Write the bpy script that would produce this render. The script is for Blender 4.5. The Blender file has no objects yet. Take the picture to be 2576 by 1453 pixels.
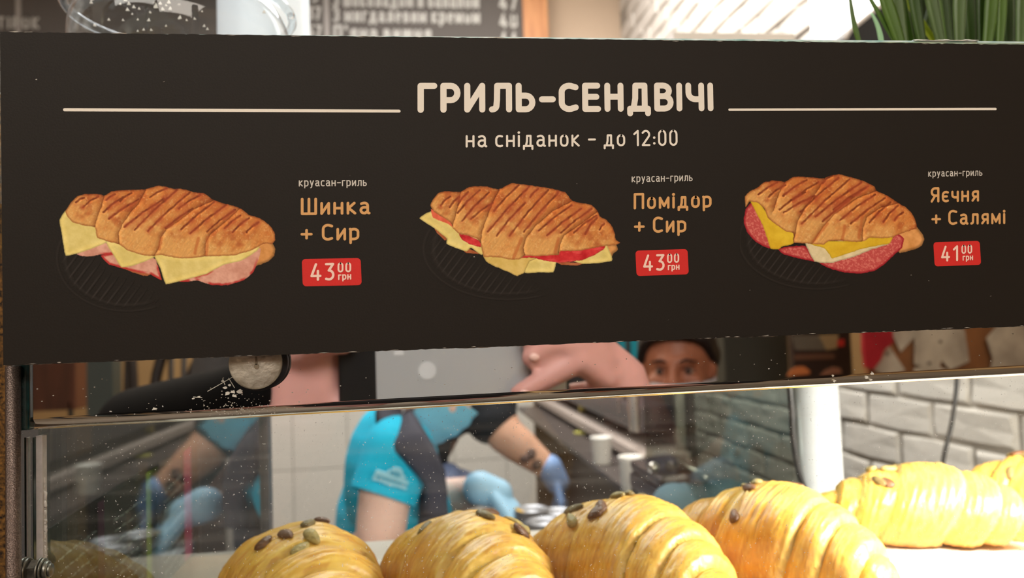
import bpy, bmesh, math, random
import numpy as np
from mathutils import Vector, Matrix, Quaternion, noise as mnoise

random.seed(7)
C = bpy.context.scene.collection
PI = math.pi
# ---------------------------------------------------------------- camera geometry
F = 1935.0
H = 1.30                      # camera height above the floor
_h = Vector((16830-1288, 276-726.5, F)).normalized()
_v = Vector((-1678, -39726, F)); _v = (_v - _h*_v.dot(_h)).normalized()
_n = _h.cross(_v); _n = _n if _n.z > 0 else -_n

def ray(px, py):
    c = Vector(((px-1288)/F, (py-726.5)/F, 1.0))
    return Vector((_h.dot(c), _n.dot(c), _v.dot(c)))
def P(px, py, D):             # point seen at that pixel, at depth D (world Y)
    r = ray(px, py); r = r*(D/r.y)
    return Vector((r.x, r.y, r.z+H))
MY = 0.292                    # plane of the polished band
def V(px, py, D):             # real place of something seen mirrored in the band
    p = P(px, py, D); p.y = 2*MY-p.y
    return p

cam_d = bpy.data.cameras.new('camera'); cam = bpy.data.objects.new('camera', cam_d); C.objects.link(cam)
R3 = Matrix(((_h.x, -_h.y, -_h.z), (_n.x, -_n.y, -_n.z), (_v.x, -_v.y, -_v.z)))
M4 = R3.to_4x4(); M4.translation = Vector((0, 0, H)); cam.matrix_world = M4
cam_d.sensor_width = 36; cam_d.lens = F/2576*36; cam_d.clip_start = 0.001; cam_d.clip_end = 50
cam_d.dof.use_dof = True; cam_d.dof.focus_distance = 0.29; cam_d.dof.aperture_fstop = 11.0
bpy.context.scene.camera = cam
# ---------------------------------------------------------------- world, lamps, exposure
w = bpy.data.worlds.new('world'); bpy.context.scene.world = w; w.use_nodes = True
w.node_tree.nodes['Background'].inputs[0].default_value = (1.0, .93, .84, 1)
w.node_tree.nodes['Background'].inputs[1].default_value = 0.25
vs = bpy.context.scene.view_settings
vs.view_transform = 'Standard'; vs.look = 'None'; vs.gamma = 1; vs.use_curve_mapping = False; vs.exposure = 0.0

def area(name, loc, target, sx, sy, power, col):
    l = bpy.data.lights.new(name, 'AREA'); l.shape = 'RECTANGLE'; l.size = sx; l.size_y = sy; l.energy = power; l.color = col
    o = bpy.data.objects.new(name, l); C.objects.link(o); o.location = loc
    o.rotation_euler = (Vector(target)-Vector(loc)).to_track_quat('-Z', 'Y').to_euler()
    return o
CZ = H+1.62                   # ceiling
area('ceiling_light_front', (-1.1, -1.0, CZ-.06), (-.4, .2, H), 1.6, 1.2, 50, (1, .94, .85))
area('ceiling_light_kitchen', (-.1, 1.9, CZ-.06), (.1, 1.9, 0), 1.6, 1.6, 88, (1, .98, .98))
area('ceiling_light_right', (.35, 2.2, CZ-.1), (1.2, 2.6, H+.9), .8, .8, 12, (1, .95, .87))
area('ceiling_light_hall', (.5, -2.6, CZ-.06), (.5, -2.6, 0), 2.2, 1.6, 105, (1, .91, .80))
area('case_lamp', (.56, .335, H-.012), (.56, .47, H-.17), .54, .012, 15.0, (1, .93, .84))

# ---------------------------------------------------------------- materials
MATS = {}
def lin(c):
    return tuple(((x/255)/12.92 if x/255 <= .04045 else ((x/255+.055)/1.055)**2.4) for x in c)
def mat(name, rgb, rough=.5, metal=0, spec=.5, noise=0, nscale=20, bump=0, bscale=60, emis=0, coat=0, sss=0, rgb2=None, stretch=(1, 1, 1), trans=0):
    if name in MATS: return MATS[name]
    m = bpy.data.materials.new(name); m.use_nodes = True; nt = m.node_tree
    b = nt.nodes['Principled BSDF']; c = lin(rgb)
    b.inputs['Base Color'].default_value = (*c, 1); b.inputs['Roughness'].default_value = rough
    b.inputs['Metallic'].default_value = metal; b.inputs['Specular IOR Level'].default_value = spec
    b.inputs['Coat Weight'].default_value = coat
    if sss:
        b.inputs['Subsurface Weight'].default_value = sss; b.inputs['Subsurface Radius'].default_value = (.01, .005, .003); b.inputs['Subsurface Scale'].default_value = .5
    if emis:
        b.inputs['Emission Color'].default_value = (*c, 1); b.inputs['Emission Strength'].default_value = emis
    if noise or bump:
        tc = nt.nodes.new('ShaderNodeTexCoord'); mp = nt.nodes.new('ShaderNodeMapping'); mp.inputs['Scale'].default_value = stretch
        nt.links.new(tc.outputs['Object'], mp.inputs['Vector'])
    if noise:
        n = nt.nodes.new('ShaderNodeTexNoise'); n.inputs['Scale'].default_value = nscale; n.inputs['Detail'].default_value = 5
        nt.links.new(mp.outputs[0], n.inputs['Vector'])
        r = nt.nodes.new('ShaderNodeValToRGB'); c2 = lin(rgb2) if rgb2 else tuple(x*(1-noise) for x in c)
        r.color_ramp.elements[0].position = .35; r.color_ramp.elements[1].position = .65
        r.color_ramp.elements[0].color = (*c2, 1); r.color_ramp.elements[1].color = (*c, 1)
        nt.links.new(n.outputs['Fac'], r.inputs[0]); nt.links.new(r.outputs[0], b.inputs['Base Color'])
    if bump:
        n2 = nt.nodes.new('ShaderNodeTexNoise'); n2.inputs['Scale'].default_value = bscale; n2.inputs['Detail'].default_value = 6
        nt.links.new(mp.outputs[0], n2.inputs['Vector'])
        bp = nt.nodes.new('ShaderNodeBump'); bp.inputs['Strength'].default_value = bump; bp.inputs['Distance'].default_value = .004
        nt.links.new(n2.outputs['Fac'], bp.inputs['Height']); nt.links.new(bp.outputs[0], b.inputs['Normal'])
    MATS[name] = m
    return m

def glass_mat(name, tint=(.93, .97, .95), dust=0.0, dscale=900, edge=1.0, refl=1.0):
    """thin sheet: see-through with Schlick reflection, optional dust specks and wiping haze"""
    m = bpy.data.materials.new(name); m.use_nodes = True; nt = m.node_tree; N = nt.nodes; L = nt.links
    N.clear(); out = N.new('ShaderNodeOutputMaterial')
    tr = N.new('ShaderNodeBsdfTransparent'); tr.inputs[0].default_value = (*tint, 1)
    gl = N.new('ShaderNodeBsdfGlossy'); gl.inputs['Roughness'].default_value = .0; gl.inputs[0].default_value = (refl, refl, refl, 1)
    lw = N.new('ShaderNodeLayerWeight'); lw.inputs[0].default_value = .5
    p = N.new('ShaderNodeMath'); p.operation = 'POWER'; p.inputs[1].default_value = 5
    a = N.new('ShaderNodeMath'); a.operation = 'MULTIPLY_ADD'; a.inputs[1].default_value = .96; a.inputs[2].default_value = .04
    L.new(lw.outputs['Facing'], p.inputs[0]); L.new(p.outputs[0], a.inputs[0])
    mx = N.new('ShaderNodeMixShader'); L.new(a.outputs[0], mx.inputs[0]); L.new(tr.outputs[0], mx.inputs[1]); L.new(gl.outputs[0], mx.inputs[2])
    last = mx
    if dust:
        tc = N.new('ShaderNodeTexCoord')
        n1 = N.new('ShaderNodeTexNoise'); n1.inputs['Scale'].default_value = dscale; n1.inputs['Detail'].default_value = 0
        L.new(tc.outputs['Object'], n1.inputs['Vector'])
        r = N.new('ShaderNodeMapRange'); r.inputs[1].default_value = .80; r.inputs[2].default_value = .84; L.new(n1.outputs['Fac'], r.inputs[0])
        mp = N.new('ShaderNodeMapping'); mp.inputs['Scale'].default_value = (6, 6, 260); mp.inputs['Rotation'].default_value = (0, .05, 0); L.new(tc.outputs['Object'], mp.inputs[0])
        n2 = N.new('ShaderNodeTexNoise'); n2.inputs['Scale'].default_value = 1; n2.inputs['Detail'].default_value = 3; L.new(mp.outputs[0], n2.inputs['Vector'])
        r2 = N.new('ShaderNodeMapRange'); r2.inputs[1].default_value = .45; r2.inputs[2].default_value = .8; r2.inputs[4].default_value = dust*.12; L.new(n2.outputs['Fac'], r2.inputs[0])
        ad = N.new('ShaderNodeMath'); ad.operation = 'MULTIPLY_ADD'; ad.inputs[1].default_value = dust; ad.use_clamp = True
        L.new(r.outputs[0], ad.inputs[0]); L.new(r2.outputs[0], ad.inputs[2])
        df = N.new('ShaderNodeBsdfDiffuse'); df.inputs[0].default_value = (.8, .78, .74, 1)
        m2 = N.new('ShaderNodeMixShader'); L.new(ad.outputs[0], m2.inputs[0]); L.new(mx.outputs[0], m2.inputs[1]); L.new(df.outputs[0], m2.inputs[2]); last = m2
    L.new(last.outputs[0], out.inputs[0])
    MATS[name] = m
    return m

def mirror_mat():
    m = bpy.data.materials.new('polished_band'); m.use_nodes = True; nt = m.node_tree; N = nt.nodes; L = nt.links
    b = N['Principled BSDF']; b.inputs['Base Color'].default_value = (.74, .71, .67, 1); b.inputs['Metallic'].default_value = 1; b.inputs['Roughness'].default_value = .015
    tc = N.new('ShaderNodeTexCoord')
    def specks(scale, lo, hi, stretch=(1, 1, 1), rot=0):
        mp = N.new('ShaderNodeMapping'); mp.inputs['Scale'].default_value = stretch; mp.inputs['Rotation'].default_value = (0, rot, 0); L.new(tc.outputs['Object'], mp.inputs[0])
        n = N.new('ShaderNodeTexNoise'); n.inputs['Scale'].default_value = scale; n.inputs['Detail'].default_value = 1; L.new(mp.outputs[0], n.inputs['Vector'])
        r = N.new('ShaderNodeMapRange'); r.inputs[1].default_value = lo; r.inputs[2].default_value = hi; L.new(n.outputs['Fac'], r.inputs[0]); return r
    s1 = specks(520, .80, .83); s2 = specks(240, .80, .83, (1, 1, 2.6), .6)
    ad = N.new('ShaderNodeMath'); ad.operation = 'MAXIMUM'; L.new(s1.outputs[0], ad.inputs[0]); L.new(s2.outputs[0], ad.inputs[1])
    df = N.new('ShaderNodeBsdfDiffuse'); df.inputs[0].default_value = (.7, .68, .64, 1)
    mx = N.new('ShaderNodeMixShader'); L.new(ad.outputs[0], mx.inputs[0]); L.new(b.outputs[0], mx.inputs[1]); L.new(df.outputs[0], mx.inputs[2])
    L.new(mx.outputs[0], N['Material Output'].inputs[0])
    return m

# ---------------------------------------------------------------- object helpers
def props(o, label=None, cat=None, group=None, kind=None):
    if label: o['label'] = label
    if cat: o['category'] = cat
    if group: o['group'] = group
    if kind: o['kind'] = kind
    return o
def empty(name, label, cat, loc=(0, 0, 0), group=None):
    o = bpy.data.objects.new(name, None); C.objects.link(o); o.location = loc; o.empty_display_size = .02
    return props(o, label, cat, group)
def link(name, me, m=None, parent=None, smooth=False):
    o = bpy.data.objects.new(name, me); C.objects.link(o)
    if m is not None:
        me.materials.clear(); me.materials.append(m)
    if smooth and len(me.polygons): me.polygons.foreach_set('use_smooth', [True]*len(me.polygons))
    if parent is not None:
        o.parent = parent; o.matrix_parent_inverse = Matrix.Translation(-Vector(parent.location)) if parent.type == 'EMPTY' else Matrix()
        if parent.parent is not None or parent.type != 'EMPTY':
            o.matrix_parent_inverse = Matrix()
    return o
def mesh(name, verts, faces):
    me = bpy.data.meshes.new(name); me.from_pydata([tuple(v) for v in verts], [], faces); me.update(); return me
class MB:
    """collects shapes, builds one mesh"""
    def __init__(s): s.v = []; s.f = []
    def add(s, vs, fs):
        k = len(s.v); s.v += [Vector(v) for v in vs]; s.f += [tuple(i+k for i in f) for f in fs]; return s
    def box(s, a, b, ch=0, rot=None, piv=None):
        a, b = Vector(a), Vector(b); lo = Vector(map(min, a, b)); hi = Vector(map(max, a, b))
        bm = bmesh.new(); bmesh.ops.create_cube(bm, size=1)
        for v in bm.verts: v.co = Vector((lo[i]+(v.co[i]+.5)*(hi[i]-lo[i]) for i in range(3)))
        if ch: bmesh.ops.bevel(bm, geom=bm.edges[:], offset=ch, segments=2, affect='EDGES', profile=.7)
        bm.normal_update(); vs = [v.co.copy() for v in bm.verts]; bm.verts.index_update(); fs = [[v.index for v in f.verts] for f in bm.faces]; bm.free()
        if rot is not None:
            pv = piv if piv is not None else (lo+hi)/2
            vs = [rot @ (v-pv)+pv for v in vs]
        return s.add(vs, fs)
    def lathe(s, prof, base, axis=(0, 0, 1), seg=32, close=True):
        q = Vector((0, 0, 1)).rotation_difference(Vector(axis).normalized()); base = Vector(base); n = len(prof); vs = []
        for r, z in prof:
            for i in range(seg):
                a = 2*PI*i/seg; vs.append(q @ Vector((r*math.cos(a), r*math.sin(a), z))+base)
        fs = [(j*seg+i, j*seg+(i+1) % seg, (j+1)*seg+(i+1) % seg, (j+1)*seg+i) for j in range(n-1) for i in range(seg)]
        if close: fs += [tuple(range(seg))[::-1], tuple((n-1)*seg+i for i in range(seg))]
        return s.add(vs, fs)
    def tube(s, pts, rad, seg=10, flat=1.0, up=None):
        pts = [Vector(p) for p in pts]; n = len(pts); rads = rad if isinstance(rad, (list, tuple)) else [rad]*n
        vs = []; ref = Vector(up) if up else Vector((.13, .31, .94))
        for i, p in enumerate(pts):
            t = (pts[min(i+1, n-1)]-pts[max(i-1, 0)]).normalized(); a = t.cross(ref)
            if a.length < 1e-4: a = t.cross(Vector((1, 0, 0)))
            a.normalize(); b = t.cross(a).normalized()
            for k in range(seg):
                g = 2*PI*k/seg; vs.append(p+a*math.cos(g)*rads[i]+b*math.sin(g)*rads[i]*flat)
        fs = [(j*seg+i, j*seg+(i+1) % seg, (j+1)*seg+(i+1) % seg, (j+1)*seg+i) for j in range(n-1) for i in range(seg)]
        fs += [tuple(range(seg))[::-1], tuple((n-1)*seg+i for i in range(seg))]
        return s.add(vs, fs)
    def ball(s, c, r, seg=16, rings=10, rot=None):
        c = Vector(c); rr = Vector((r, r, r)) if not hasattr(r, '__len__') else Vector(r); vs = []; 
        for j in range(rings+1):
            th = PI*j/rings
            for i in range(seg):
                ph = 2*PI*i/seg; d = Vector((math.sin(th)*math.cos(ph)*rr.x, math.sin(th)*math.sin(ph)*rr.y, math.cos(th)*rr.z))
                vs.append((rot @ d if rot is not None else d)+c)
        fs = [(j*seg+i, (j+1)*seg+i, (j+1)*seg+(i+1) % seg, j*seg+(i+1) % seg) for j in range(rings) for i in range(seg)]
        return s.add(vs, fs)
    def poly(s, pts, thick):      # flat outline (in order) given depth by the offset vector
        n = len(pts); pts = [Vector(p) for p in pts]; t = Vector(thick)
        return s.add(pts+[p+t for p in pts], [tuple(range(n)), tuple(range(2*n-1, n-1, -1))]+[(i, i+n, (i+1) % n+n, (i+1) % n) for i in range(n)])
    def build(s, name, m, parent=None, smooth=False, merge=True):
        me = mesh(name, s.v, s.f)
        if merge:
            bm = bmesh.new(); bm.from_mesh(me); bmesh.ops.remove_doubles(bm, verts=bm.verts, dist=1e-6); bmesh.ops.recalc_face_normals(bm, faces=bm.faces); bm.to_mesh(me); bm.free()
        o = link(name, me, m, parent, smooth)
        return o
def autosmooth(o, ang=40):
    me = o.data; me.polygons.foreach_set('use_smooth', [True]*len(me.polygons))
    try: me.set_sharp_from_angle(angle=math.radians(ang))
    except Exception: pass
    return o
def spline(pts, n=8):
    P_ = [np.array(p, float) for p in pts]; P_ = [2*P_[0]-P_[1]]+P_+[2*P_[-1]-P_[-2]]; out = []
    for i in range(1, len(P_)-2):
        for k in range(n):
            t = k/n; a, b, c, d = P_[i-1:i+3]
            out.append(.5*((2*b)+(-a+c)*t+(2*a-5*b+4*c-d)*t*t+(-a+3*b-3*c+d)*t**3))
    out.append(P_[-2]); return out
# ---------------------------------------------------------------- rounded stroke lettering
def A(cx, cy, rx, ry, a0, a1, n=9):
    return [(cx+rx*math.cos(math.radians(a0+(a1-a0)*i/n)), cy+ry*math.sin(math.radians(a0+(a1-a0)*i/n))) for i in range(n+1)]
X = .70
def rr(x0, y0, x1, y1, r, ry=None):
    ry = ry or r
    return A(x1-r, y1-ry, r, ry, 90, 0, 6)+A(x1-r, y0+ry, r, ry, 0, -90, 6)+A(x0+r, y0+ry, r, ry, -90, -180, 6)+A(x0+r, y1-ry, r, ry, 180, 90, 6)+[(x1-r, y1)]
def bowl(x, y0, y1, w):       # right-hand bowl between y0 and y1
    r = (y1-y0)/2; return [(x, y1)]+A(x+w-min(r, .24), (y0+y1)/2, min(r, .24), r, 90, -90, 10)+[(x, y0)]
def lbowl(x, y0, y1, w):
    r = (y1-y0)/2; return [(x, y1)]+A(x-w+min(r, .24), (y0+y1)/2, min(r, .24), r, 90, 270, 10)+[(x, y0)]
def de(w, t, b):              # Д / д
    return [[(.13, b+.0), (.20, .45*t), (.21, t), (w-.12, t), (w-.12, b)], [(0, b-.2), (0, b), (w, b), (w, b-.2)]]
G = {
 'Г': (.48, [[(0, 0), (0, 1), (.48, 1)]]), 'Р': (.50, [[(0, 0), (0, 1)]+bowl(0, .40, 1, .50)]),
 'И': (.54, [[(0, 1), (0, 0), (.54, 1), (.54, 0)]]), 'Л': (.62, [A(.0, .16, .16, .16, -90, -10, 4)+[(.18, .4), (.19, 1), (.62, 1), (.62, 0)]]),
 'Ь': (.50, [[(0, 1), (0, 0)]+bowl(0, 0, .58, .50)[::-1]+[(0, .58)]]), '-': (.40, [[(0, .42), (.40, .42)]]),
 'С': (.52, [[(.52, .93)]+A(.28, .72, .28, .28, 62, 180, 8)+A(.28, .28, .28, .28, 180, 298, 8)+[(.52, .07)]]),
 'Е': (.48, [[(.46, 1), (0, 1), (0, 0), (.48, 0)], [(0, .52), (.42, .52)]]),
 'Н': (.50, [[(0, 0), (0, 1)], [(.50, 0), (.50, 1)], [(0, .52), (.50, .52)]]),
 'Д': (.68, de(.68, 1, 0)), 'В': (.50, [[(0, 0), (0, 1)]+bowl(0, .54, 1, .46), bowl(0, 0, .54, .52)+[(0, 0)]]),
 'І': (0, [[(0, 0), (0, 1)]]), 'Ч': (.50, [[(0, 1)]+[(0, .72)]+A(.26, .70, .26, .30, 180, 270, 6)+[(.50, .40)], [(.50, 1), (.50, 0)]]),
 'Ш': (.80, [[(0, 1), (0, 0), (.80, 0), (.80, 1)], [(.40, 1), (.40, 0)]]), 'П': (.54, [[(0, 0), (0, 1), (.54, 1), (.54, 0)]]),
 'Я': (.50, [[(.50, 0), (.50, 1)]+lbowl(.50, .44, 1, .50), [(.26, .44), (0, 0)]]),
 'Т': (.5, [[(0, 1), (.5, 1)], [(.25, 1), (.25, 0)]]), 'О': (.52, [rr(0, 0, .52, 1, .24, .3)]), 'К': (.48, [[(0, 0), (0, 1)], [(.46, 1), (.02, .5), (.48, 0)]]),
 'З': (.46, [[(0, .9)]+A(.2, .75, .24, .25, 130, -90, 9)+A(.2, .25, .27, .25, 90, -130, 9)]),
 'н': (.44, [[(0, 0), (0, X)], [(.44, 0), (.44, X)], [(0, .36), (.44, .36)]]),
 'а': (.46, [[(.03, X-.05)]+A(.21, X-.19, .20, .19, 110, 0, 7)+[(.41, .10)]+A(.50, .08, .09, .08, 180, 270, 3), [(.41, .40), (.19, .40)]+A(.19, .20, .19, .20, 90, 270, 8)+[(.26, 0), (.41, .14)]]),
 'с': (.38, [[(.38, X-.03), (.26, X)]+A(.22, X-.24, .22, .24, 90, 180, 5)+A(.22, .24, .22, .24, 180, 270, 5)+[(.28, 0), (.38, .03)]]),
 'і': (0, [[(0, 0), (0, X)], [(0, .93), (0, .95)]]), 'д': (.56, de(.56, X, 0)),
 'о': (.44, [rr(0, 0, .44, X, .20, .24)]), 'к': (.42, [[(0, 0), (0, X)], [(.38, X), (.04, .36), (.42, 0)]]),
 'р': (.45, [[(-.03, X), (0, X-.06), (0, -.26)], [(0, X-.04)]+A(.20, X-.20, .25, .20, 120, 0, 6)+A(.20, .22, .25, .22, 0, -90, 6)+[(0, .0)]]),
 'у': (.42, [[(0, X), (.20, .05)], [(.42, X), (.20, .02)]+A(.03, -.05, .17, .20, 0, -80, 4)]), 'г': (.34, [[(0, 0), (0, X), (.34, X)]]),
 'и': (.42, [[(0, X), (0, 0), (.42, X), (.42, 0)]]), 'л': (.46, [A(-.02, .14, .13, .14, -90, 0, 4)+[(.12, X), (.46, X), (.46, 0)]]),
 'ь': (.40, [[(0, X), (0, 0)]+bowl(0, 0, .40, .40)[::-1]+[(0, .40)]]), 'м': (.56, [[(0, 0), (0, X), (.28, .12), (.56, X), (.56, 0)]]),
 'є': (.38, [[(.38, X-.03), (.26, X)]+A(.22, X-.24, .22, .24, 90, 180, 5)+A(.22, .24, .22, .24, 180, 270, 5)+[(.28, 0), (.38, .03)], [(0, .36), (.30, .36)]]),
 'ч': (.42, [[(0, X)]+A(.2, .46, .2, .18, 180, 270, 5)+[(.42, .28)], [(.42, X), (.42, 0)]]),
 'я': (.42, [[(.42, 0), (.42, X), (.2, X)]+A(.2, (X+.30)/2, .18, (X-.30)/2, 90, 270, 8)+[(.42, .30)], [(.22, .30), (0, 0)]]),
 'в': (.4, [[(0, 0), (0, X)]+bowl(0, .38, X, .34), bowl(0, 0, .38, .4)+[(0, 0)]]), 'е': (.4, [[(.0, .36), (.4, .36)]+A(.2, X-.22, .2, .22, 0, 180, 8)+A(.2, .22, .2, .22, 180, 290, 7)]),
 'ш': (.6, [[(0, X), (0, 0), (.6, 0), (.6, X)], [(.3, X), (.3, 0)]]), 'б': (.42, [rr(0, 0, .42, .6, .18), [(0, .4), (.05, .85), (.35, 1)]]),
 'й': (.42, [[(0, X), (0, 0), (.42, X), (.42, 0)], [(.1, .95), (.2, .88), (.32, .95)]]), "'": (0, [[(0, 1), (0, .8)]]),
 '+': (.56, [[(0, .38), (.56, .38)], [(.28, .10), (.28, .66)]]), '0': (.44, [rr(0, 0, .44, 1, .22, .26)]), '1': (.24, [[(0, .78), (.24, 1), (.24, 0)]]),
 '2': (.46, [[(.0, .86)]+A(.22, .74, .23, .26, 140, -30, 9)+[(.0, 0), (.46, 0)]]), '3': (.42, [[(0, 1), (.42, 1), (.16, .58)]+A(.18, .29, .25, .29, 80, -100, 10)+[(0, .04)]]),
 '4': (.52, [[(.26, 1), (0, .24), (.52, .24)], [(.38, .56), (.38, 0)]]), '7': (.44, [[(0, 1), (.44, 1), (.16, 0)]]), '8': (.44, [rr(.03, .54, .41, 1, .18), rr(0, 0, .44, .54, .2)]),
 'ю': (.6, [[(0, 0), (0, X)], [(0, .36), (.18, .36)], rr(.18, 0, .6, X, .2, .24)]),
 '9': (.44, [rr(0, .42, .44, 1, .2), [(.44, .7), (.4, .25), (.1, 0)]]),
 '5': (.42, [[(.4, 1), (.03, 1), (0, .56)]+A(.18, .3, .25, .3, 90, -110, 9)]), ':': (0, [[(0, .12), (0, .13)], [(0, .52), (0, .53)]]),
}
def ribbons(pts):              # split at sharp corners, give back smooth runs
    runs = []; cur = [Vector(pts[0]).to_2d()]
    P2 = [Vector(p).to_2d() for p in pts]; Q = [P2[0]]
    for p in P2[1:]:
        if (p-Q[-1]).length > 1e-4: Q.append(p)
    cur = [Q[0]]
    for i in range(1, len(Q)):
        cur.append(Q[i])
        if i < len(Q)-1:
            a = (Q[i]-Q[i-1]).normalized(); b = (Q[i+1]-Q[i]).normalized()
            if a.dot(b) < .8: runs.append(cur); cur = [Q[i]]
    runs.append(cur); return runs
def stroke_mesh(mb, pts, half, to3, lift, step):
    """pts in line units (already scaled); to3(x,y,lift) gives the place"""
    for run in ribbons(pts):
        n = len(run); L = []; Rr = []
        for i, p in enumerate(run):
            a = (run[i]-run[i-1]).normalized() if i else (run[1]-run[0]).normalized() if n > 1 else Vector((1, 0))
            b = (run[i+1]-run[i]).normalized() if i < n-1 else a
            t = (a+b).normalized(); nn = Vector((-t.y, t.x)); k = half/max(.5, nn.dot(Vector((-a.y, a.x))))
            L.append(p+nn*k); Rr.append(p-nn*k)
        t0 = (run[1]-run[0]).normalized() if n > 1 else Vector((1, 0)); t1 = (run[-1]-run[-2]).normalized() if n > 1 else t0
        cap1 = [run[-1]+Vector((t1.x*math.sin(g)-t1.y*math.cos(g), t1.y*math.sin(g)+t1.x*math.cos(g)))*half for g in [PI*k/8 for k in range(1, 8)]]
        cap0 = [run[0]+Vector((-t0.x*math.sin(g)+t0.y*math.cos(g), -t0.y*math.sin(g)-t0.x*math.cos(g)))*half for g in [PI*k/8 for k in range(1, 8)]]
        vs = L+Rr; fs = [(i, i+n, i+n+1, i+1) for i in range(n-1)]
        k = len(vs); vs = vs+cap1; fs.append(tuple([n-1, 2*n-1]+[k+6-j for j in range(7)]))
        k = len(vs); vs = vs+cap0; fs.append(tuple([n, 0]+[k+6-j for j in range(7)]))
        mb.add([to3(v.x, v.y, lift[0]) for v in vs], fs); lift[0] += step
def text_line(mb, s, p0, p1, p0up, stroke, space=.24, step=2.5e-6, base_lift=0.00012, gap=None):
    """lettering from baseline start p0 to end p1; p0up = top of a capital above p0; all on one plane"""
    p0, p1, pu = Vector(p0), Vector(p1), Vector(p0up); hx = (p1-p0); W = hx.length; ex = hx.normalized(); up = (pu-p0); Hc = up.length; ey = up/Hc
    nrm = ex.cross(ey).normalized(); nrm = -nrm if nrm.y > 0 else nrm
    glyphs = []; x = 0; st = stroke
    for i, ch in enumerate(s):
        if ch == ' ': x += .36; continue
        gw, strokes = G[ch]; glyphs.append((x, strokes)); x += gw+st+space*(1-.15*(ch in 'Гг-'))
    total = x-space; sx = W/(total*Hc)
    lift = [base_lift]
    for gx, strokes in glyphs:
        for stv in strokes:
            pts = [((gx+st/2+a)*Hc*sx if False else (gx+st/2+a)*Hc*sx, (st/2+b*(1-st))*Hc) for a, b in stv]
            if len(pts) == 2 and (Vector(pts[0])-Vector(pts[1])).length < .05*Hc and abs(stv[0][1]-stv[1][1]) < .03:
                c = pts[0]; k = [(c[0]+st*.62*Hc*math.cos(g*PI/7), c[1]+st*.62*Hc*math.sin(g*PI/7)) for g in range(14)]
                mb.add([p0+ex*a+ey*b+nrm*lift[0] for a, b in k], [tuple(range(14))]); lift[0] += step; continue
            stroke_mesh(mb, pts, st*Hc/2, lambda a, b, l: p0+ex*a+ey*b+nrm*l, lift, step)
    return mb

# ---------------------------------------------------------------- the room
BY = 3.45; XR = P(1556, 50, BY).x; XL = -2.6; FY = -4.2
tile_m = mat('glazed_tile', (208, 202, 193), .25, noise=.06, nscale=3)
grout = mat('grout', (150, 144, 134), .9)
plaster = mat('beige_plaster', (203, 180, 156), .85, bump=.1, bscale=90)
paint_brick = mat('painted_brick', (205, 198, 188), .7, noise=.10, nscale=9, bump=.6, bscale=35)
mortar = mat('painted_mortar', (150, 143, 133), .9, bump=.5, bscale=60)
floor_m = mat('floor_stone', (120, 110, 98), .5, noise=.2, nscale=4)
ceil_m = mat('ceiling_paint', (214, 206, 196), .9)
tan_wall = mat('tan_wall', (196, 166, 120), .8, noise=.08, nscale=2)
def struct(o): o['kind'] = 'structure'; return o
XH = 3.2
struct(MB().box((XL-.1, FY-.1, -.1), (XH+.1, BY+.2, 0)).build('floor', floor_m))
struct(MB().box((XL-.1, FY-.1, CZ), (XH+.1, BY+.2, CZ+.1)).build('ceiling', ceil_m))
wb = struct(MB().box((XL-.1, BY+.012, 0), (XR+.2, BY+.12, CZ)).build('wall_back', plaster))
wrt = struct(MB().box((XR+.012, .33, 0), (XR+.12, BY+.12, CZ)).build('wall_right', mortar))
struct(MB().box((XL-.1, FY, 0), (XL, BY+.12, CZ)).build('wall_left', plaster))
struct(MB().box((XL-.1, FY-.1, 0), (XH+.1, FY, CZ)).build('wall_front', tan_wall))
struct(MB().box((XH, FY, 0), (XH+.1, .33, CZ)).build('wall_side', tan_wall)); struct(MB().box((XR+.12, .33, 0), (XH+.1, .43, CZ)).build('wall_inner', plaster))
# wall tiles: piece by piece where the photo shows them
tw, th = .232, .34
base = P(738, 1182, BY); tz0 = base.z; tx0 = base.x
gb = MB().box((XL, BY+.004, .05), (XR, BY+.0125, tz0+th*3)).build('tile_bed', grout, wb)
tb = MB().box((.0015, 0, .0015), (tw-.0015, .006, th-.0015), .0012); tme = mesh('tile', tb.v, tb.f); tme.materials.append(tile_m)
for i in range(-8, 9):
    for j in range(-3, 3):
        x = tx0+i*tw; 
        if x < XL or x+tw > XR: continue
        o = bpy.data.objects.new('tile', tme); C.objects.link(o); o.parent = wb; o.location = (x, BY-.002, tz0+j*th)
        o.rotation_euler = (random.uniform(-.002, .002), 0, random.uniform(-.002, .002))
# painted bricks of the right wall
def brick_mesh(k):
    rnd = random.Random(k); L_, h_, d = .208, .0655, .008; bm = bmesh.new()
    n = []; pts = [(0, 0, 0), (L_, 0, 0), (L_, 0, h_), (0, 0, h_)]
    fr = [(.008, -d, .007), (L_*.5, -d-.001, .004), (L_-.008, -d, .007), (L_-.006, -d, h_*.5), (L_-.009, -d, h_-.007), (L_*.5, -d-.001, h_-.004), (.008, -d, h_-.007), (.006, -d, h_*.5)]
    bk = [(0, 0, 0), (L_*.5, 0, 0), (L_, 0, 0), (L_, 0, h_*.5), (L_, 0, h_), (L_*.5, 0, h_), (0, 0, h_), (0, 0, h_*.5)]
    ctr = (L_*.5, -d-.001, h_*.5)
    vs = [Vector(b) for b in bk]+[Vector((a[0]+rnd.uniform(-.004, .004), a[1]+rnd.uniform(-.003, .003), a[2]+rnd.uniform(-.003, .003))) for a in fr]+[Vector(ctr)]
    fs = [(i, (i+1) % 8, 8+(i+1) % 8, 8+i) for i in range(8)]+[(8+i, 8+(i+1) % 8, 16) for i in range(8)]
    return vs, fs
def to_wall(v): return Vector((v.y, -v.x, v.z))          # brick length runs towards the viewer
bms = []
for k in range(6):
    vs, fs = brick_mesh(k); me = mesh('brick', [to_wall(v) for v in vs], [f[::-1] for f in fs]); me.materials.append(paint_brick)
    bms.append(me)
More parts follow.
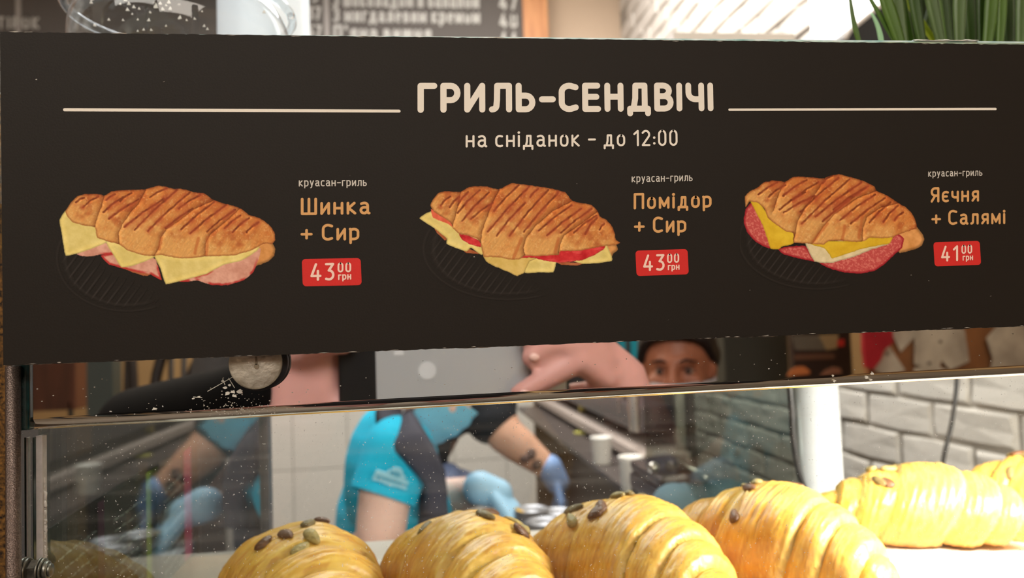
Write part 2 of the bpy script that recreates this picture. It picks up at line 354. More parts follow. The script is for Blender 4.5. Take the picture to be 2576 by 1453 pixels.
rest = MB(); bz = .0735; by = .216; nb = 0
for r in range(-9, 24):
    for i in range(16):
        y = BY-.01-i*by-(by/2 if r % 2 else 0); z = H+r*bz-.02
        if y < .55: continue
        seen = (-9 <= r <= -1 and y > .9) or (r >= 5 and y > 1.2 and z < H+1.52 and z > H+.30*(y/1.0)*.9)
        k = random.randrange(6)
        if seen and nb < 300:
            o = bpy.data.objects.new('brick', bms[k]); C.objects.link(o); o.parent = wrt; o.location = (XR+.012, y, z); nb += 1
            o.rotation_euler = (random.uniform(-.012, .012), random.uniform(-.02, .02), random.uniform(-.015, .015))
        else:
            vs, fs = brick_mesh(k); rest.add([to_wall(v)+Vector((XR+.012, y, z)) for v in vs], [f[::-1] for f in fs])
ro = rest.build('brickwork', paint_brick, wrt, False, merge=False); ro['kind'] = 'stuff'
# ceiling lamps above the scene
for (x, y, wh) in ((-.6, -1.0, 'over the left of the customer side'), (.4, -1.0, 'over the right of the customer side'), (-.9, 1.5, 'over the menu stands'), (.1, 1.5, 'over the worktable'), (.7, 2.2, 'over the kitchen rack'), (.5, -2.6, 'over the advertising stand'), (-.8, -2.6, 'over the bar chairs')):
    e = empty('ceiling_downlight', 'round recessed ceiling lamp with white ring '+wh, 'lamp', (x, y, CZ-.02), 'recessed ceiling lamps'); 
    MB().lathe([(.075, 0), (.09, 0), (.09, .02), (.075, .02)], (x, y, CZ-.02), close=False).build('ring', mat('white_metal', (230, 230, 228), .4), e, True)
    MB().lathe([(.0, .008), (.074, .008), (.074, .02)], (x, y, CZ-.02), close=False).build('diffuser', mat('lamp_glow', (255, 244, 225), .5, emis=9), e)
for o in [o for o in bpy.data.objects if o.name.startswith('ceiling_downlight')]: pass

# ---------------------------------------------------------------- menu board
BD = 0.280
def onb(px, py, d=BD): return P(px, py, d)
dark = (31, 26, 21)
def board_mat(name, attr=False, rgb=dark):
    m = bpy.data.materials.new(name); m.use_nodes = True; nt = m.node_tree; N = nt.nodes; L = nt.links; b = N['Principled BSDF']
    b.inputs['Roughness'].default_value = .58; b.inputs['Specular IOR Level'].default_value = .16
    if attr:
        a = N.new('ShaderNodeVertexColor'); a.layer_name = 'print'; L.new(a.outputs[0], b.inputs['Base Color'])
    else: b.inputs['Base Color'].default_value = (*lin(rgb), 1)
    tc = N.new('ShaderNodeTexCoord'); n = N.new('ShaderNodeTexNoise'); n.inputs['Scale'].default_value = 1400; n.inputs['Detail'].default_value = 3; L.new(tc.outputs['Object'], n.inputs['Vector'])
    bp = N.new('ShaderNodeBump'); bp.inputs['Strength'].default_value = .12; bp.inputs['Distance'].default_value = .0004; L.new(n.outputs['Fac'], bp.inputs['Height']); L.new(bp.outputs[0], b.inputs['Normal'])
    return m
board_m = board_mat('black_card'); paper_m = mat('bare_card_edge', (205, 198, 186), .8, noise=.3, nscale=400)
c00, c10, c11, c01 = onb(0, 80), onb(2700, 113.4), onb(2700, 815.5), onb(8, 919)
bd = empty('menu_board', 'long black printed menu card with grilled sandwich pictures, fixed across the glass front', 'sign', c01)
def edge_line(a, b, n, jit, seed):
    rnd = random.Random(seed); out = []
    for i in range(n+1):
        p = a.lerp(b, i/n); out.append(p+Vector((0, 0, rnd.uniform(-jit, jit))))
    return out
top = edge_line(c00, c10, 260, .00012, 1); bot = edge_line(c01, c11, 260, .00012, 2)
n = len(top); th_ = Vector((0, .0006, 0))
MB().add(top+bot+[p+th_ for p in top]+[p+th_ for p in bot],
         [(i, i+n, i+n+1, i+1) for i in range(n-1)]+[(i+2*n, i+1+2*n, i+1, i) for i in range(n-1)]+[(i+n, i+3*n, i+3*n+1, i+n+1) for i in range(n-1)]+[(0, 2*n, 3*n, n), (n-1, 2*n-1, 4*n-1, 3*n-1)]).build('card', board_m, bd, merge=False)
# backing layer: pale paper core that frays out along top and bottom
def fray(a, b, lo, hi, seed, sgn):
    rnd = random.Random(seed); k = 420; up = []; h = 0
    for i in range(k+1):
        h = .8*h+.2*rnd.uniform(-1, 1); e = lo+(hi-lo)*max(0, .35+1.8*h); up.append(a.lerp(b, i/k)+Vector((0, .0007, sgn*e)))
    dn = [a.lerp(b, i/k)+Vector((0, .0007, -sgn*.002)) for i in range(k+1)]; m_ = k+1
    t = Vector((0, .0009, 0))
    return MB().add(up+dn+[p+t for p in up]+[p+t for p in dn], [(i, i+m_, i+m_+1, i+1) for i in range(k)]+[(i, i+1, i+1+2*m_, i+2*m_) for i in range(k)])
fray(c00, c10, -.0001, .00042, 5, 1).build('paper_core', paper_m, bd, merge=False)
fray(c01, c11, -.0001, .00028, 6, -1).build('paper_core', paper_m, bd, merge=False)
# nicks along the lower edge
mb = MB(); rnd = random.Random(3)
for k in range(46):
    t = rnd.random(); p = c01.lerp(c11, t) if k % 3 else c00.lerp(c10, t); p = p+Vector((0, -.00005, (.00025 if k % 3 else -.00025)*rnd.uniform(.4, 1.6))); l = rnd.uniform(.0003, .004); h_ = rnd.uniform(.00004, .00012)
    mb.poly([p, p+Vector((l*.5, 0, h_)), p+Vector((l, 0, h_*.2)), p+Vector((l*.6, 0, -h_))], (0, .0001, 0))
for px, py in ((249, 792), (515, 560), (1680, 805), (1190, 646), (1218, 206), (1104, 555), (1885, 730), (2335, 706), (2290, 692), (89, 200), (410, 206), (345, 262), (2490, 745), (880, 442), (1450, 462)):
    p = onb(px, py)+Vector((0, -.00012, 0)); l = rnd.uniform(.0002, .0007)
    mb.poly([p, p+Vector((l, 0, rnd.uniform(-.0002, .0003))), p+Vector((l*.8, 0, .0002))], (0, .0001, 0))
mb.build('scuff', paper_m, bd)['kind'] = 'stuff'
# rules and lettering
cream = board_mat('cream_print', rgb=(232, 224, 210)); tanp = board_mat('tan_print', rgb=(214, 162, 104)); redp = board_mat('red_print', rgb=(208, 48, 44)); pinkp = board_mat('pale_print_on_red', rgb=(244, 208, 192)); greyp = board_mat('grey_print', rgb=(206, 200, 190))
def rule(x0, y0, x1, y1, tpx):
    mb = MB(); a, b = onb(x0, y0), onb(x1, y1); ex = (b-a).normalized(); ez = Vector((0, 0, 1)); L_ = (b-a).length
    stroke_mesh(mb, [(0, 0), (L_, 0)], tpx/2*BD/F, lambda u, v, l: a+ex*u+ez*v+Vector((0, -l, 0)), [.0001], 0)
    mb.build('rule', cream, bd, merge=False)
rule(163, 276, 1004, 279.5, 7.5); rule(1835, 276, 2504, 274, 6.5)
def line(name, s, x0, y0, x1, y1, cap, stroke, m, space=.24, parent=None):
    mb = MB(); text_line(mb, s, onb(x0, y0), onb(x1, y1), onb(x0, y0-cap), stroke, space)
    return mb.build(name, m, parent or bd, merge=False)
line('heading_lettering', 'ГРИЛЬ-СЕНДВІЧІ', 1051, 284, 1794, 280, 75.5, .205, cream, .15)
line('hours_lettering', 'на сніданок - до 12:00', 1171.6, 371, 1704, 367, 42, .125, cream, .21)
def item(kx, sub, l1, l2, box, big, zz, grn):
    line('caption_lettering', 'круасан-гриль', *sub, .125, greyp, .20)
    line('name_lettering', kx[0], *l1, .155, tanp, .20); line('name_lettering', kx[1], *l2, .155, tanp, .20)
    pts = [onb(*q) for q in box]; ex = (pts[1]-pts[0]); ez = (pts[3]-pts[0]); W, Hh = ex.length, ez.length; ex.normalize(); ez.normalize(); r = 9*BD/F
    out = [(a, b) for a, b in A(W-r, r, r, r, -90, 0, 5)+A(W-r, Hh-r, r, r, 0, 90, 5)+A(r, Hh-r, r, r, 90, 180, 5)+A(r, r, r, r, 180, 270, 5)]
    tag = MB().add([pts[0]+ex*a+ez*b+Vector((0, -.00008, 0)) for a, b in out], [tuple(range(len(out)))]).build('price_tag', redp, bd, merge=False)
    tag['label'] = 'red rounded price panel reading %s 00' % kx[2]
    for s, q, st in ((kx[2], big, .135), ('00', zz, .17), ('грн', grn, .18)):
        mb = MB(); text_line(mb, s, onb(*q[:2]), onb(*q[2:4]), onb(q[0], q[1]-q[4]), st, .22 if s != 'грн' else .18, base_lift=.0002); mb.build('price_lettering', pinkp, tag, merge=False)
item(('Шинка', '+ Сир', '43'), (752, 469, 922.6, 468, 21), (757, 541, 930.4, 539, 43.4), (756.3, 606, 904, 604, 42.5),
     [(759.2, 651.3), (907.2, 648.6), (908.3, 716.3), (761.8, 720)], (781.2, 706.5, 841, 705, 44.5), (849.5, 685, 883.4, 684.5, 25), (851, 704, 883.4, 703, 18.6))
item(('Помідор', '+ Сир', '43'), (1589, 458.5, 1741.7, 455.5, 20), (1594, 526.8, 1789.6, 522, 41.3), (1594.7, 586.5, 1726, 584.2, 41),
     [(1598.2, 630.2), (1729.3, 626), (1731.4, 689.5), (1601.3, 694.2)], (1617.8, 682, 1670.9, 680.5, 42), (1677.7, 661.5, 1708, 660.5, 23.7), (1679.8, 679.5, 1708.7, 678.5, 17.6))
item(('Яєчня', '+ Салямі', '41'), (2334.7, 444.8, 2470.3, 442, 18), (2341, 509.5, 2462, 507, 38.6), (2342.7, 566.5, 2528, 563.5, 38.2),
     [(2347.5, 609.1), (2464.1, 605.4), (2466.2, 666.3), (2351, 669.8)], (2366.7, 658, 2409, 656.5, 40), (2418, 638.5, 2444.5, 637.5, 22.5), (2421, 655.5, 2446.6, 654.5, 16.4))
# ---------------------------------------------------------------- printed sandwich pictures (flat colour print on the card)
_rs = np.random.RandomState(5)
def vnoise(x, y, seed=0):
    xi = np.floor(x).astype(int); yi = np.floor(y).astype(int); fx = x-xi; fy = y-yi; fx = fx*fx*(3-2*fx); fy = fy*fy*(3-2*fy)
    def h(a, b):
        k = (a*374761393+b*668265263+seed*974711) & 0xffffffff; k = ((k ^ (k >> 13))*1274126177) & 0xffffffff; return ((k ^ (k >> 16)) & 0xffff)/65535.
    return (h(xi, yi)*(1-fx)+h(xi+1, yi)*fx)*(1-fy)+(h(xi, yi+1)*(1-fx)+h(xi+1, yi+1)*fx)*fy
def fbm(x, y, s, o=4, seed=0):
    v = 0; a = .5; t = 0
    for k in range(o): v = v+a*vnoise(x/s, y/s, seed+k); t += a; a *= .55; s /= 2.1
    return v/t
def seg_d(x, y, p, q):
    px, py = p; qx, qy = q; dx, dy = qx-px, qy-py; L2 = dx*dx+dy*dy+1e-9
    t = np.clip(((x-px)*dx+(y-py)*dy)/L2, 0, 1); return np.hypot(x-px-t*dx, y-py-t*dy), t, (x-px)*dy-(y-py)*dx
def line_d(x, y, pts):
    D = np.full(x.shape, 1e9); S = np.zeros(x.shape)
    for p, q in zip(pts[:-1], pts[1:]):
        d, t, c = seg_d(x, y, p, q); m = d < D; D = np.where(m, d, D); S = np.where(m, c, S)
    return D, S
def poly_d(x, y, pts, smooth=True):
    pts = list(pts)
    D = np.full(x.shape, 1e9); ins = np.zeros(x.shape, bool)
    for p, q in zip(pts, pts[1:]+pts[:1]):
        D = np.minimum(D, seg_d(x, y, p, q)[0])
        if p[1] != q[1]:
            c = ((p[1] > y) != (q[1] > y)) & (x < (q[0]-p[0])*(y-p[1])/(q[1]-p[1])+p[0]); ins ^= c
    return np.where(ins, -D, D)
def closed(pts, n=4):
    k = len(pts); out = []
    for i in range(k):
        a, b, c, d = [np.array(pts[(i+j-1) % k], float) for j in range(4)]
        for s in range(n):
            t = s/n; out.append(tuple(.5*((2*b)+(-a+c)*t*.8+(2*a-5*b+4*c-d)*t*t+(-a+3*b-3*c+d)*t**3) if False else b+(c-b)*t+.18*((c-a)*(t*(1-t)*(1-t))-(d-b)*(t*t*(1-t)))))
    return out
def ss(a, b, v): t = np.clip((v-a)/(b-a), 0, 1); return t*t*(3-2*t)
def paint(spec, x, y):
    """colours (display-referred 0..255) at print coordinates x, y"""
    jx = x+(fbm(x, y, 26, 3, 3)-.5)*9; jy = y+(fbm(x, y, 26, 3, 9)-.5)*9
    col = np.zeros(x.shape+(3,))+np.array(dark); cov = np.zeros(x.shape)
    def lay(a, c):
        nonlocal col, cov
        a = a[..., None]; col = col*(1-a)+c*a; cov = np.maximum(cov, a[..., 0])
    # faint grill plate
    (cx, cy, rx, ry) = spec['plate']; e = np.hypot((x-cx)/rx, (y-cy)/ry); lowleft = ss(.15, .75, (cx-x)/rx*.7+(y-cy)/ry*.7)
    u = (x*.80+y*.60)/spec['pitch']; fr = u-np.floor(u); rib = np.exp(-((fr-.5)/.09)**2)*ss(.97, .86, e)*lowleft*ss(.35, .6, e)
    lay(rib*.30, np.array((104., 98, 100))); rim = (np.exp(-((e-1.02)/.012)**2)*.12+np.exp(-((e-.90)/.02)**2)*.10)*ss(.1, .5, lowleft); lay(rim, np.array((104., 96, 96)))
    edge = 2.2
    for kind, pts in spec['layers']:
        d = poly_d(jx if kind != 'cheese' else x+(jx-x)*.5, jy if kind != 'cheese' else y+(jy-y)*.5, closed(pts)); a = ss(edge, -edge, d); n1 = fbm(x, y, 60, 4, 21); n2 = fbm(x, y, 12, 3, 33)
        if kind == 'cheese':
            c = np.array((224, 203, 122.))+(n1[..., None]-.5)*np.array((26, 30, 40.)); c = c*(1-.16*ss(-16, 0, d)[..., None])*(1+.06*ss(60, 20, -d)[..., None])
        elif kind == 'cheese2':
            c = np.array((222, 190, 106.))+(n1[..., None]-.5)*np.array((30, 34, 44.)); c = c*(1-.2*ss(-14, 0, d)[..., None])
        elif kind == 'ham':
            c = np.array((218, 160, 138.))+(n1[..., None]-.5)*np.array((50, 60, 60.)); r = ss(-26, -8, d)[..., None]*ss(.35, .6, fbm(x, y, 90, 2, 5)+.25*((y-pts[0][1])/200))[..., None]; c = c*(1-r)+np.array((186, 52, 48.))*r
        elif kind == 'salami':
            sp = ss(.46, .66, n2)[..., None]; c = np.array((192, 78, 74.))*(1-sp)+np.array((214, 116, 104.))*sp; r = ss(-22, -4, d)[..., None]; c = c*(1-r)+np.array((160, 32, 42.))*r
        elif kind == 'yolk':
            c = np.array((222, 182, 44.))+(n1[..., None]-.5)*np.array((30, 40, 30.)); c = c*(1-.12*ss(-14, 0, d)[..., None])
        elif kind == 'white':
            c = np.array((228, 210, 166.))+(n1[..., None]-.5)*np.array((40, 40, 50.)); c = c*(1-.2*ss(-16, 0, d)[..., None])
        elif kind == 'tomato':
            c = np.array((204, 44, 48.))+(n1[..., None]-.5)*np.array((60, 60, 50.)); c = c*(1-.2*ss(-10, 0, d)[..., None]); hl = ss(.6, .75, fbm(x*.4, y, 30, 3, 8))[..., None]*.4; c = c*(1-hl)+np.array((236, 110, 100.))*hl
        elif kind == 'tomato2':
            c = np.array((226, 104, 74.))+(n1[..., None]-.5)*40
        elif kind == 'brown':
            c = np.array((168, 92, 52.))+(n1[..., None]-.5)*60
        elif kind == 'bun':
            c = np.array((216, 150, 84.))+(n1[..., None]-.5)*50; c = c*(1-.3*ss(-30, 0, d)[..., None])
        elif kind == 'crust':
            lightc, midc, darkc = np.array((220, 162, 92.)), np.array((200, 116, 54.)), np.array((170, 82, 40.))
            top_ = spec['toneline']; g = (y-(top_[0]+top_[1]*(x-500)))/260.
            k = np.clip(.55+.55*(n1-.5)*2.2-.55*ss(.1, .9, g)+.2*ss(.25, -.2, g), 0, 1)[..., None]
            c = lightc*(1-k)+midc*k; k2 = ss(.56, .74, fbm(x, y, 110, 3, 77))[..., None]*.55*(1-ss(.6, 1, g))[..., None]; c = c*(1-k2)+darkc*k2
            c = c*(.97+.06*n2[..., None]); st = fbm((x*.8+y*.6), (y*.8-x*.6)*.18, 9, 3, 41); c = c*(.93+.14*st[..., None])
            fl = ss(.68, .78, fbm(x, y, 16, 2, 55))[..., None]*.35; c = c*(1-fl)+np.array((240, 200, 140.))*fl
            for cr in spec['creases']:
                D, S = line_d(jx, jy, cr); c = c*(1-(.26*np.exp(-(D/30)**2)*(S < 0))[..., None]*np.array((.8, 1.05, 1.2)))*(1+.10*np.exp(-((D-14)/16)**2)*(S > 0))[..., None]; c = c*(1-(.42*np.exp(-(D/3.4)**2))[..., None]*np.array((.8, 1.1, 1.3)))
            for p, q in spec['marks']:
                bend = ((p[0]+q[0])/2-6, (p[1]+q[1])/2-7); mm = 0
                for aa, bb in ((p, bend), (bend, q)):
                    D, t, S = seg_d(jx, jy, aa, bb); wd = 12.5*(.7+.6*fbm(x, y, 40, 2, 12)); mm = np.maximum(mm, ss(wd, wd*.25, D))
                    lit = np.exp(-((D-15)/7)**2)*(S > 0); c = c*(1+.10*lit)[..., None]
                mm = (mm*(.62+.5*fbm(x, y, 34, 2, 90)))[..., None]; c = c*(1-mm)+np.array((118, 50, 24.))*mm
                D = seg_d(jx, jy, p, q)[0]; sh = (np.exp(-(D/26)**2)*ss(.38, .60, fbm(x, y, 70, 2, 66)))[..., None]*.60; c = c*(1-sh)+np.array((168, 74, 42.))*sh
            for p, q in spec.get('drips', ()):
                D = seg_d(jx, jy, p, q)[0]; sh = (ss(20, 6, D))[..., None]*.55; c = c*(1-sh)+np.array((184, 92, 44.))*sh
            c = c*(1-(.34*ss(-20, 1, d))[..., None]*np.array((.7, 1., 1.15)))
        lay(a, c)
    return np.clip(col, 0, 255), cov

S1 = dict(off=(100, 400), sc=3.459, box=(120, 190, 2090, 1350), plate=(760, 860, 600, 450), pitch=66, toneline=(330, .22),
 layers=[('bun', [(1840, 760), (1960, 700), (2030, 735), (2052, 780), (2040, 840), (1990, 890), (1895, 925), (1840, 960), (1700, 900)]),
  ('brown', [(700, 940), (900, 1015), (970, 1000), (960, 930), (820, 900)]), ('ham', [(320, 826), (440, 775), (570, 730), (640, 760), (650, 825), (530, 830), (440, 845), (370, 842)]),
  ('ham', [(530, 840), (640, 815), (900, 840), (1010, 870), (1060, 1052), (960, 1000), (850, 985), (740, 955), (600, 915)]),
  ('ham', [(1200, 1060), (1450, 990), (1600, 905), (1860, 780), (1925, 775), (1905, 870), (1860, 980), (1780, 1050), (1640, 1095), (1500, 1095), (1370, 1055), (1280, 1066)]),
  ('cheese', [(235, 440), (172, 530), (190, 640), (205, 740), (225, 840), (330, 820), (450, 780), (580, 725), (560, 600), (420, 520)]),
  ('cheese', [(570, 715), (700, 720), (960, 820), (1000, 850), (930, 885), (860, 910), (800, 930), (710, 942), (650, 850)]),
  ('cheese', [(990, 820), (1200, 840), (1440, 840), (1700, 820), (1850, 770), (1915, 755), (1890, 800), (1750, 885), (1600, 920), (1450, 1000), (1270, 1048), (1097, 1087), (1050, 950)]),
  ('crust', [(225, 455), (270, 380), (330, 320), (400, 305), (520, 305), (560, 320), (620, 285), (700, 270), (840, 268), (925, 262), (975, 245), (1035, 232), (1090, 238), (1180, 260), (1240, 258), (1330, 285), (1430, 297), (1510, 355), (1620, 390), (1740, 425), (1820, 485), (1910, 510), (1990, 565), (2040, 630), (2050, 700), (2020, 735), (1950, 735), (1850, 790), (1700, 835), (1560, 845), (1440, 845), (1330, 862), (1200, 862), (1050, 832), (1000, 842), (900, 838), (760, 790), (690, 740), (590, 715), (500, 685), (490, 640), (480, 592), (400, 580), (290, 550), (240, 500)])],
 creases=[[(560, 318), (540, 400), (500, 500), (478, 590)], [(920, 268), (860, 390), (800, 450), (720, 560), (685, 640), (690, 740)], [(1510, 360), (1350, 430), (1230, 520), (1100, 610), (1055, 680), (1040, 760), (1000, 838)], [(1740, 430), (1620, 540), (1480, 655), (1440, 740), (1440, 838)]],
 marks=[((390, 335), (315, 375)), ((510, 325), (378, 415)), ((655, 305), (580, 355)), ((725, 330), (555, 460)), ((800, 295), (700, 365)), ((860, 350), (600, 520)), ((1105, 255), (960, 330)), ((1080, 345), (735, 590)), ((1190, 270), (825, 615)), ((1305, 290), (940, 625)), ((1400, 310), (1210, 430)), ((1330, 430), (1095, 600)), ((1515, 375), (1230, 610)), ((1620, 400), (1310, 645)), ((1700, 440), (1455, 630)), ((1745, 490), (1610, 600)), ((1820, 512), (1680, 635)), ((1905, 548), (1800, 635))],
 drips=[((1060, 690), (1040, 780)), ((1380, 690), (1350, 820)), ((1460, 680), (1450, 830))])
S2 = dict(off=(1000, 400), sc=3.459, box=(180, 180, 1960, 1250), plate=(960, 780, 720, 430), pitch=58, toneline=(310, .22),
 layers=[('bun', [(1780, 740), (1900, 740), (1920, 785), (1880, 820), (1860, 850), (1760, 840)]), ('brown', [(320, 590), (430, 690), (410, 705), (340, 640)]), ('brown', [(600, 770), (720, 825), (600, 815), (570, 790)]), ('brown', [(1380, 890), (1620, 905), (1560, 925), (1420, 918)]),
  ('cheese', [(290, 455), (190, 515), (320, 600), (380, 650), (430, 690), (425, 735), (500, 770), (600, 803), (640, 770), (730, 835), (800, 760), (740, 640), (480, 560)]),
  ('cheese', [(1400, 870), (1800, 740), (1830, 765), (1850, 810), (1865, 850), (1865, 885), (1740, 905), (1610, 912), (1500, 880)]),
  ('cheese', [(1090, 870), (1250, 850), (1390, 880), (1380, 905), (1355, 985), (1230, 985), (1110, 990)]),
  ('cheese2', [(735, 800), (900, 830), (1150, 850), (1220, 860), (1150, 890), (1125, 940), (1100, 990), (1040, 1018), (950, 975), (850, 935), (770, 890)]),
  ('tomato2', [(290, 435), (330, 455), (470, 540), (470, 590), (440, 565), (310, 510)]), ('tomato', [(535, 650), (620, 665), (720, 715), (725, 765), (640, 745), (560, 700)]),
  ('tomato', [(1050, 860), (1110, 830), (1300, 830), (1420, 795), (1600, 785), (1805, 750), (1790, 785), (1720, 830), (1600, 880), (1420, 900), (1300, 887), (1180, 858)]),
  ('crust', [(285, 400), (310, 350), (350, 300), (400, 282), (550, 284), (620, 245), (680, 235), (780, 240), (880, 264), (960, 225), (1000, 210), (1100, 220), (1200, 235), (1300, 250), (1400, 270), (1460, 290), (1500, 340), (1530, 368), (1620, 385), (1690, 400), (1740, 450), (1760, 500), (1820, 530), (1870, 590), (1890, 650), (1900, 700), (1937, 725), (1900, 745), (1800, 755), (1700, 775), (1580, 797), (1420, 802), (1400, 832), (1300, 840), (1180, 845), (1110, 838), (1060, 872), (990, 875), (900, 858), (820, 852), (755, 850), (735, 800), (722, 730), (690, 690), (600, 660), (530, 645), (480, 600), (460, 550), (400, 510), (315, 455)])],
 creases=[[(550, 285), (530, 380), (510, 470), (478, 580)], [(885, 268), (830, 370), (780, 500), (735, 620), (722, 725)], [(1510, 370), (1350, 450), (1200, 580), (1115, 690), (1092, 780), (1108, 832)], [(1745, 450), (1600, 560), (1450, 660), (1412, 740), (1402, 815)]],
 marks=[((460, 325), (375, 402)), ((535, 330), (455, 418)), ((612, 288), (525, 400)), ((715, 268), (522, 470)), ((795, 290), (562, 535)), ((830, 380), (640, 520)), ((1055, 225), (840, 450)), ((1145, 240), (785, 630)), ((1225, 260), (1155, 330)), ((1110, 380), (862, 665)), ((1310, 268), (975, 665)), ((1400, 290), (1100, 630)), ((1515, 400), (1230, 620)), ((1600, 430), (1300, 665)), ((1690, 432), (1420, 642)), ((1730, 490), (1535, 640)), ((1735, 510), (1632, 652)), ((1800, 562), (1760, 612))],
 drips=[((1080, 690), (1010, 860)), ((1400, 690), (1370, 820))])
S3 = dict(off=(1820, 380), sc=3.407, box=(140, 180, 1750, 1190), plate=(800, 760, 650, 410), pitch=56, toneline=(300, .28),
 layers=[('bun', [(1440, 700), (1560, 640), (1650, 640), (1700, 700), (1720, 750), (1700, 810), (1640, 840), (1510, 872), (1480, 800)]),
  ('salami', [(235, 445), (190, 500), (172, 600), (200, 690), (280, 780), (390, 832), (430, 800), (420, 650), (300, 460)]),
  ('salami', [(470, 840), (560, 815), (700, 812), (760, 900), (780, 945), (650, 920), (520, 885)]),
  ('salami', [(820, 960), (950, 930), (1120, 880), (1280, 800), (1410, 760), (1460, 720), (1502, 708), (1545, 750), (1530, 830), (1460, 890), (1380, 970), (1290, 1025), (1180, 1047), (1040, 1040), (900, 1000)]),
  ('yolk', [(232, 432), (300, 430), (380, 540), (450, 610), (620, 680), (600, 790), (510, 815), (475, 838), (405, 836), (370, 730), (320, 600)]),
  ('white', [(700, 785), (860, 780), (1000, 765), (1260, 750), (1450, 735), (1410, 800), (1270, 842), (1120, 905), (950, 952), (870, 960), (780, 945), (735, 870)]),
  ('yolk', [(740, 795), (900, 770), (1100, 770), (1250, 740), (1450, 725), (1425, 790), (1300, 815), (1200, 832), (1060, 880), (930, 922), (905, 880), (860, 830)]),
  ('crust', [(185, 390), (230, 340), (290, 315), (340, 270), (420, 252), (530, 262), (580, 230), (640, 217), (740, 225), (860, 232), (920, 208), (1000, 200), (1100, 225), (1210, 260), (1290, 300), (1310, 340), (1400, 380), (1490, 440), (1560, 480), (1620, 540), (1650, 610), (1655, 660), (1600, 680), (1500, 715), (1440, 740), (1350, 745), (1260, 740), (1190, 775), (1100, 775), (1000, 765), (900, 770), (860, 800), (780, 795), (700, 790), (600, 780), (600, 700), (540, 690), (450, 630), (380, 570), (350, 490), (290, 440), (225, 430), (190, 480)])],
 creases=[[(530, 265), (480, 350), (445, 450), (425, 510)], [(870, 230), (810, 330), (700, 480), (635, 600), (600, 775)], [(1308, 340), (1150, 400), (950, 540), (850, 650), (770, 780)], [(1495, 445), (1350, 480), (1230, 560), (1195, 660), (1190, 770)]],
 marks=[((460, 270), (300, 370)), ((530, 290), (385, 392)), ((712, 245), (510, 382)), ((815, 265), (600, 410)), ((700, 350), (480, 500)), ((780, 385), (515, 525)), ((930, 210), (850, 275)), ((985, 228), (660, 520)), ((1080, 240), (670, 620)), ((1180, 268), (790, 560)), ((1240, 300), (850, 600)), ((1300, 372), (1000, 590)), ((1385, 400), (1090, 620)), ((1430, 440), (1250, 610)), ((1495, 465), (1370, 605)), ((1540, 525), (1465, 592)), ((1220, 310), (940, 500))],
 drips=[((890, 620), (770, 770)), ((1040, 640), (1020, 760)), ((1190, 560), (1160, 740))])
def printed(spec, label):
    x0, y0, x1, y1 = spec['box']; st = 4.6; nx = int((x1-x0)/st); ny = int((y1-y0)/st)
    gx, gy = np.meshgrid(np.linspace(x0, x1, nx), np.linspace(y0, y1, ny)); col, cov = paint(spec, gx, gy)
    px = spec['off'][0]+gx/spec['sc']; py = spec['off'][1]+gy/spec['sc']
    c = np.stack([(px-1288)/F, (py-726.5)/F, np.ones_like(px)], -1); D = [c @ np.array(a) for a in (_h, _n, _v)]; k = (BD-.00006)/D[1]
    co = np.stack([D[0]*k, D[1]*k, D[2]*k+H], -1).reshape(-1, 3)
    keep = cov > .004; q = keep[:-1, :-1] | keep[1:, :-1] | keep[:-1, 1:] | keep[1:, 1:]; jj, ii = np.nonzero(q)
    a = jj*nx+ii; faces = np.stack([a, a+nx, a+nx+1, a+1], -1); used, inv = np.unique(faces, return_inverse=True); faces = inv.reshape(-1, 4); co = co[used]; s = (col.reshape(-1, 3)/255.)[used]
    s = np.where(s <= .04045, s/12.92, ((s+.055)/1.055)**2.4)
    me = bpy.data.meshes.new('printed_sandwich'); me.vertices.add(len(co)); me.vertices.foreach_set('co', co.ravel()); me.loops.add(faces.size); me.loops.foreach_set('vertex_index', faces.ravel())
    me.polygons.add(len(faces)); me.polygons.foreach_set('loop_start', np.arange(0, faces.size, 4)); me.update(calc_edges=True)
    at = me.color_attributes.new('print', 'FLOAT_COLOR', 'POINT'); at.data.foreach_set('color', np.concatenate([s, np.ones((len(s), 1))], 1).ravel())
    o = link('printed_sandwich', me, print_m, bd); o['label'] = label
print_m = board_mat('picture_print', attr=True)
printed(S1, 'printed grilled croissant with ham and cheese, left on the card')
printed(S2, 'printed grilled croissant with tomato and cheese, middle of the card')
printed(S3, 'printed grilled croissant with egg and salami, right on the card')
# ---------------------------------------------------------------- display case
steel = mat('brushed_steel', (200, 194, 184), .28, metal=1, noise=.12, nscale=40)
dark_steel = mat('worn_brown_metal', (120, 104, 96), .35, metal=.9, noise=.6, nscale=2600, bump=.25, bscale=2600)
white_shelf = mat('white_enamel', (236, 234, 228), .35)
clear = glass_mat('clear_glass'); dusty = glass_mat('dusty_glass', (.92, .935, .925), dust=.4, dscale=1300); green_edge = mat('green_glass_edge', (20, 46, 44), .12, coat=.6, noise=.5, nscale=300, rgb2=(10, 26, 26))
teal_edge = mat('teal_glass_edge', (150, 196, 196), .2, coat=.5, noise=.5, nscale=120, rgb2=(228, 240, 240))
band_m = mirror_mat()
XC = XR-.03                                     # case runs on to the right
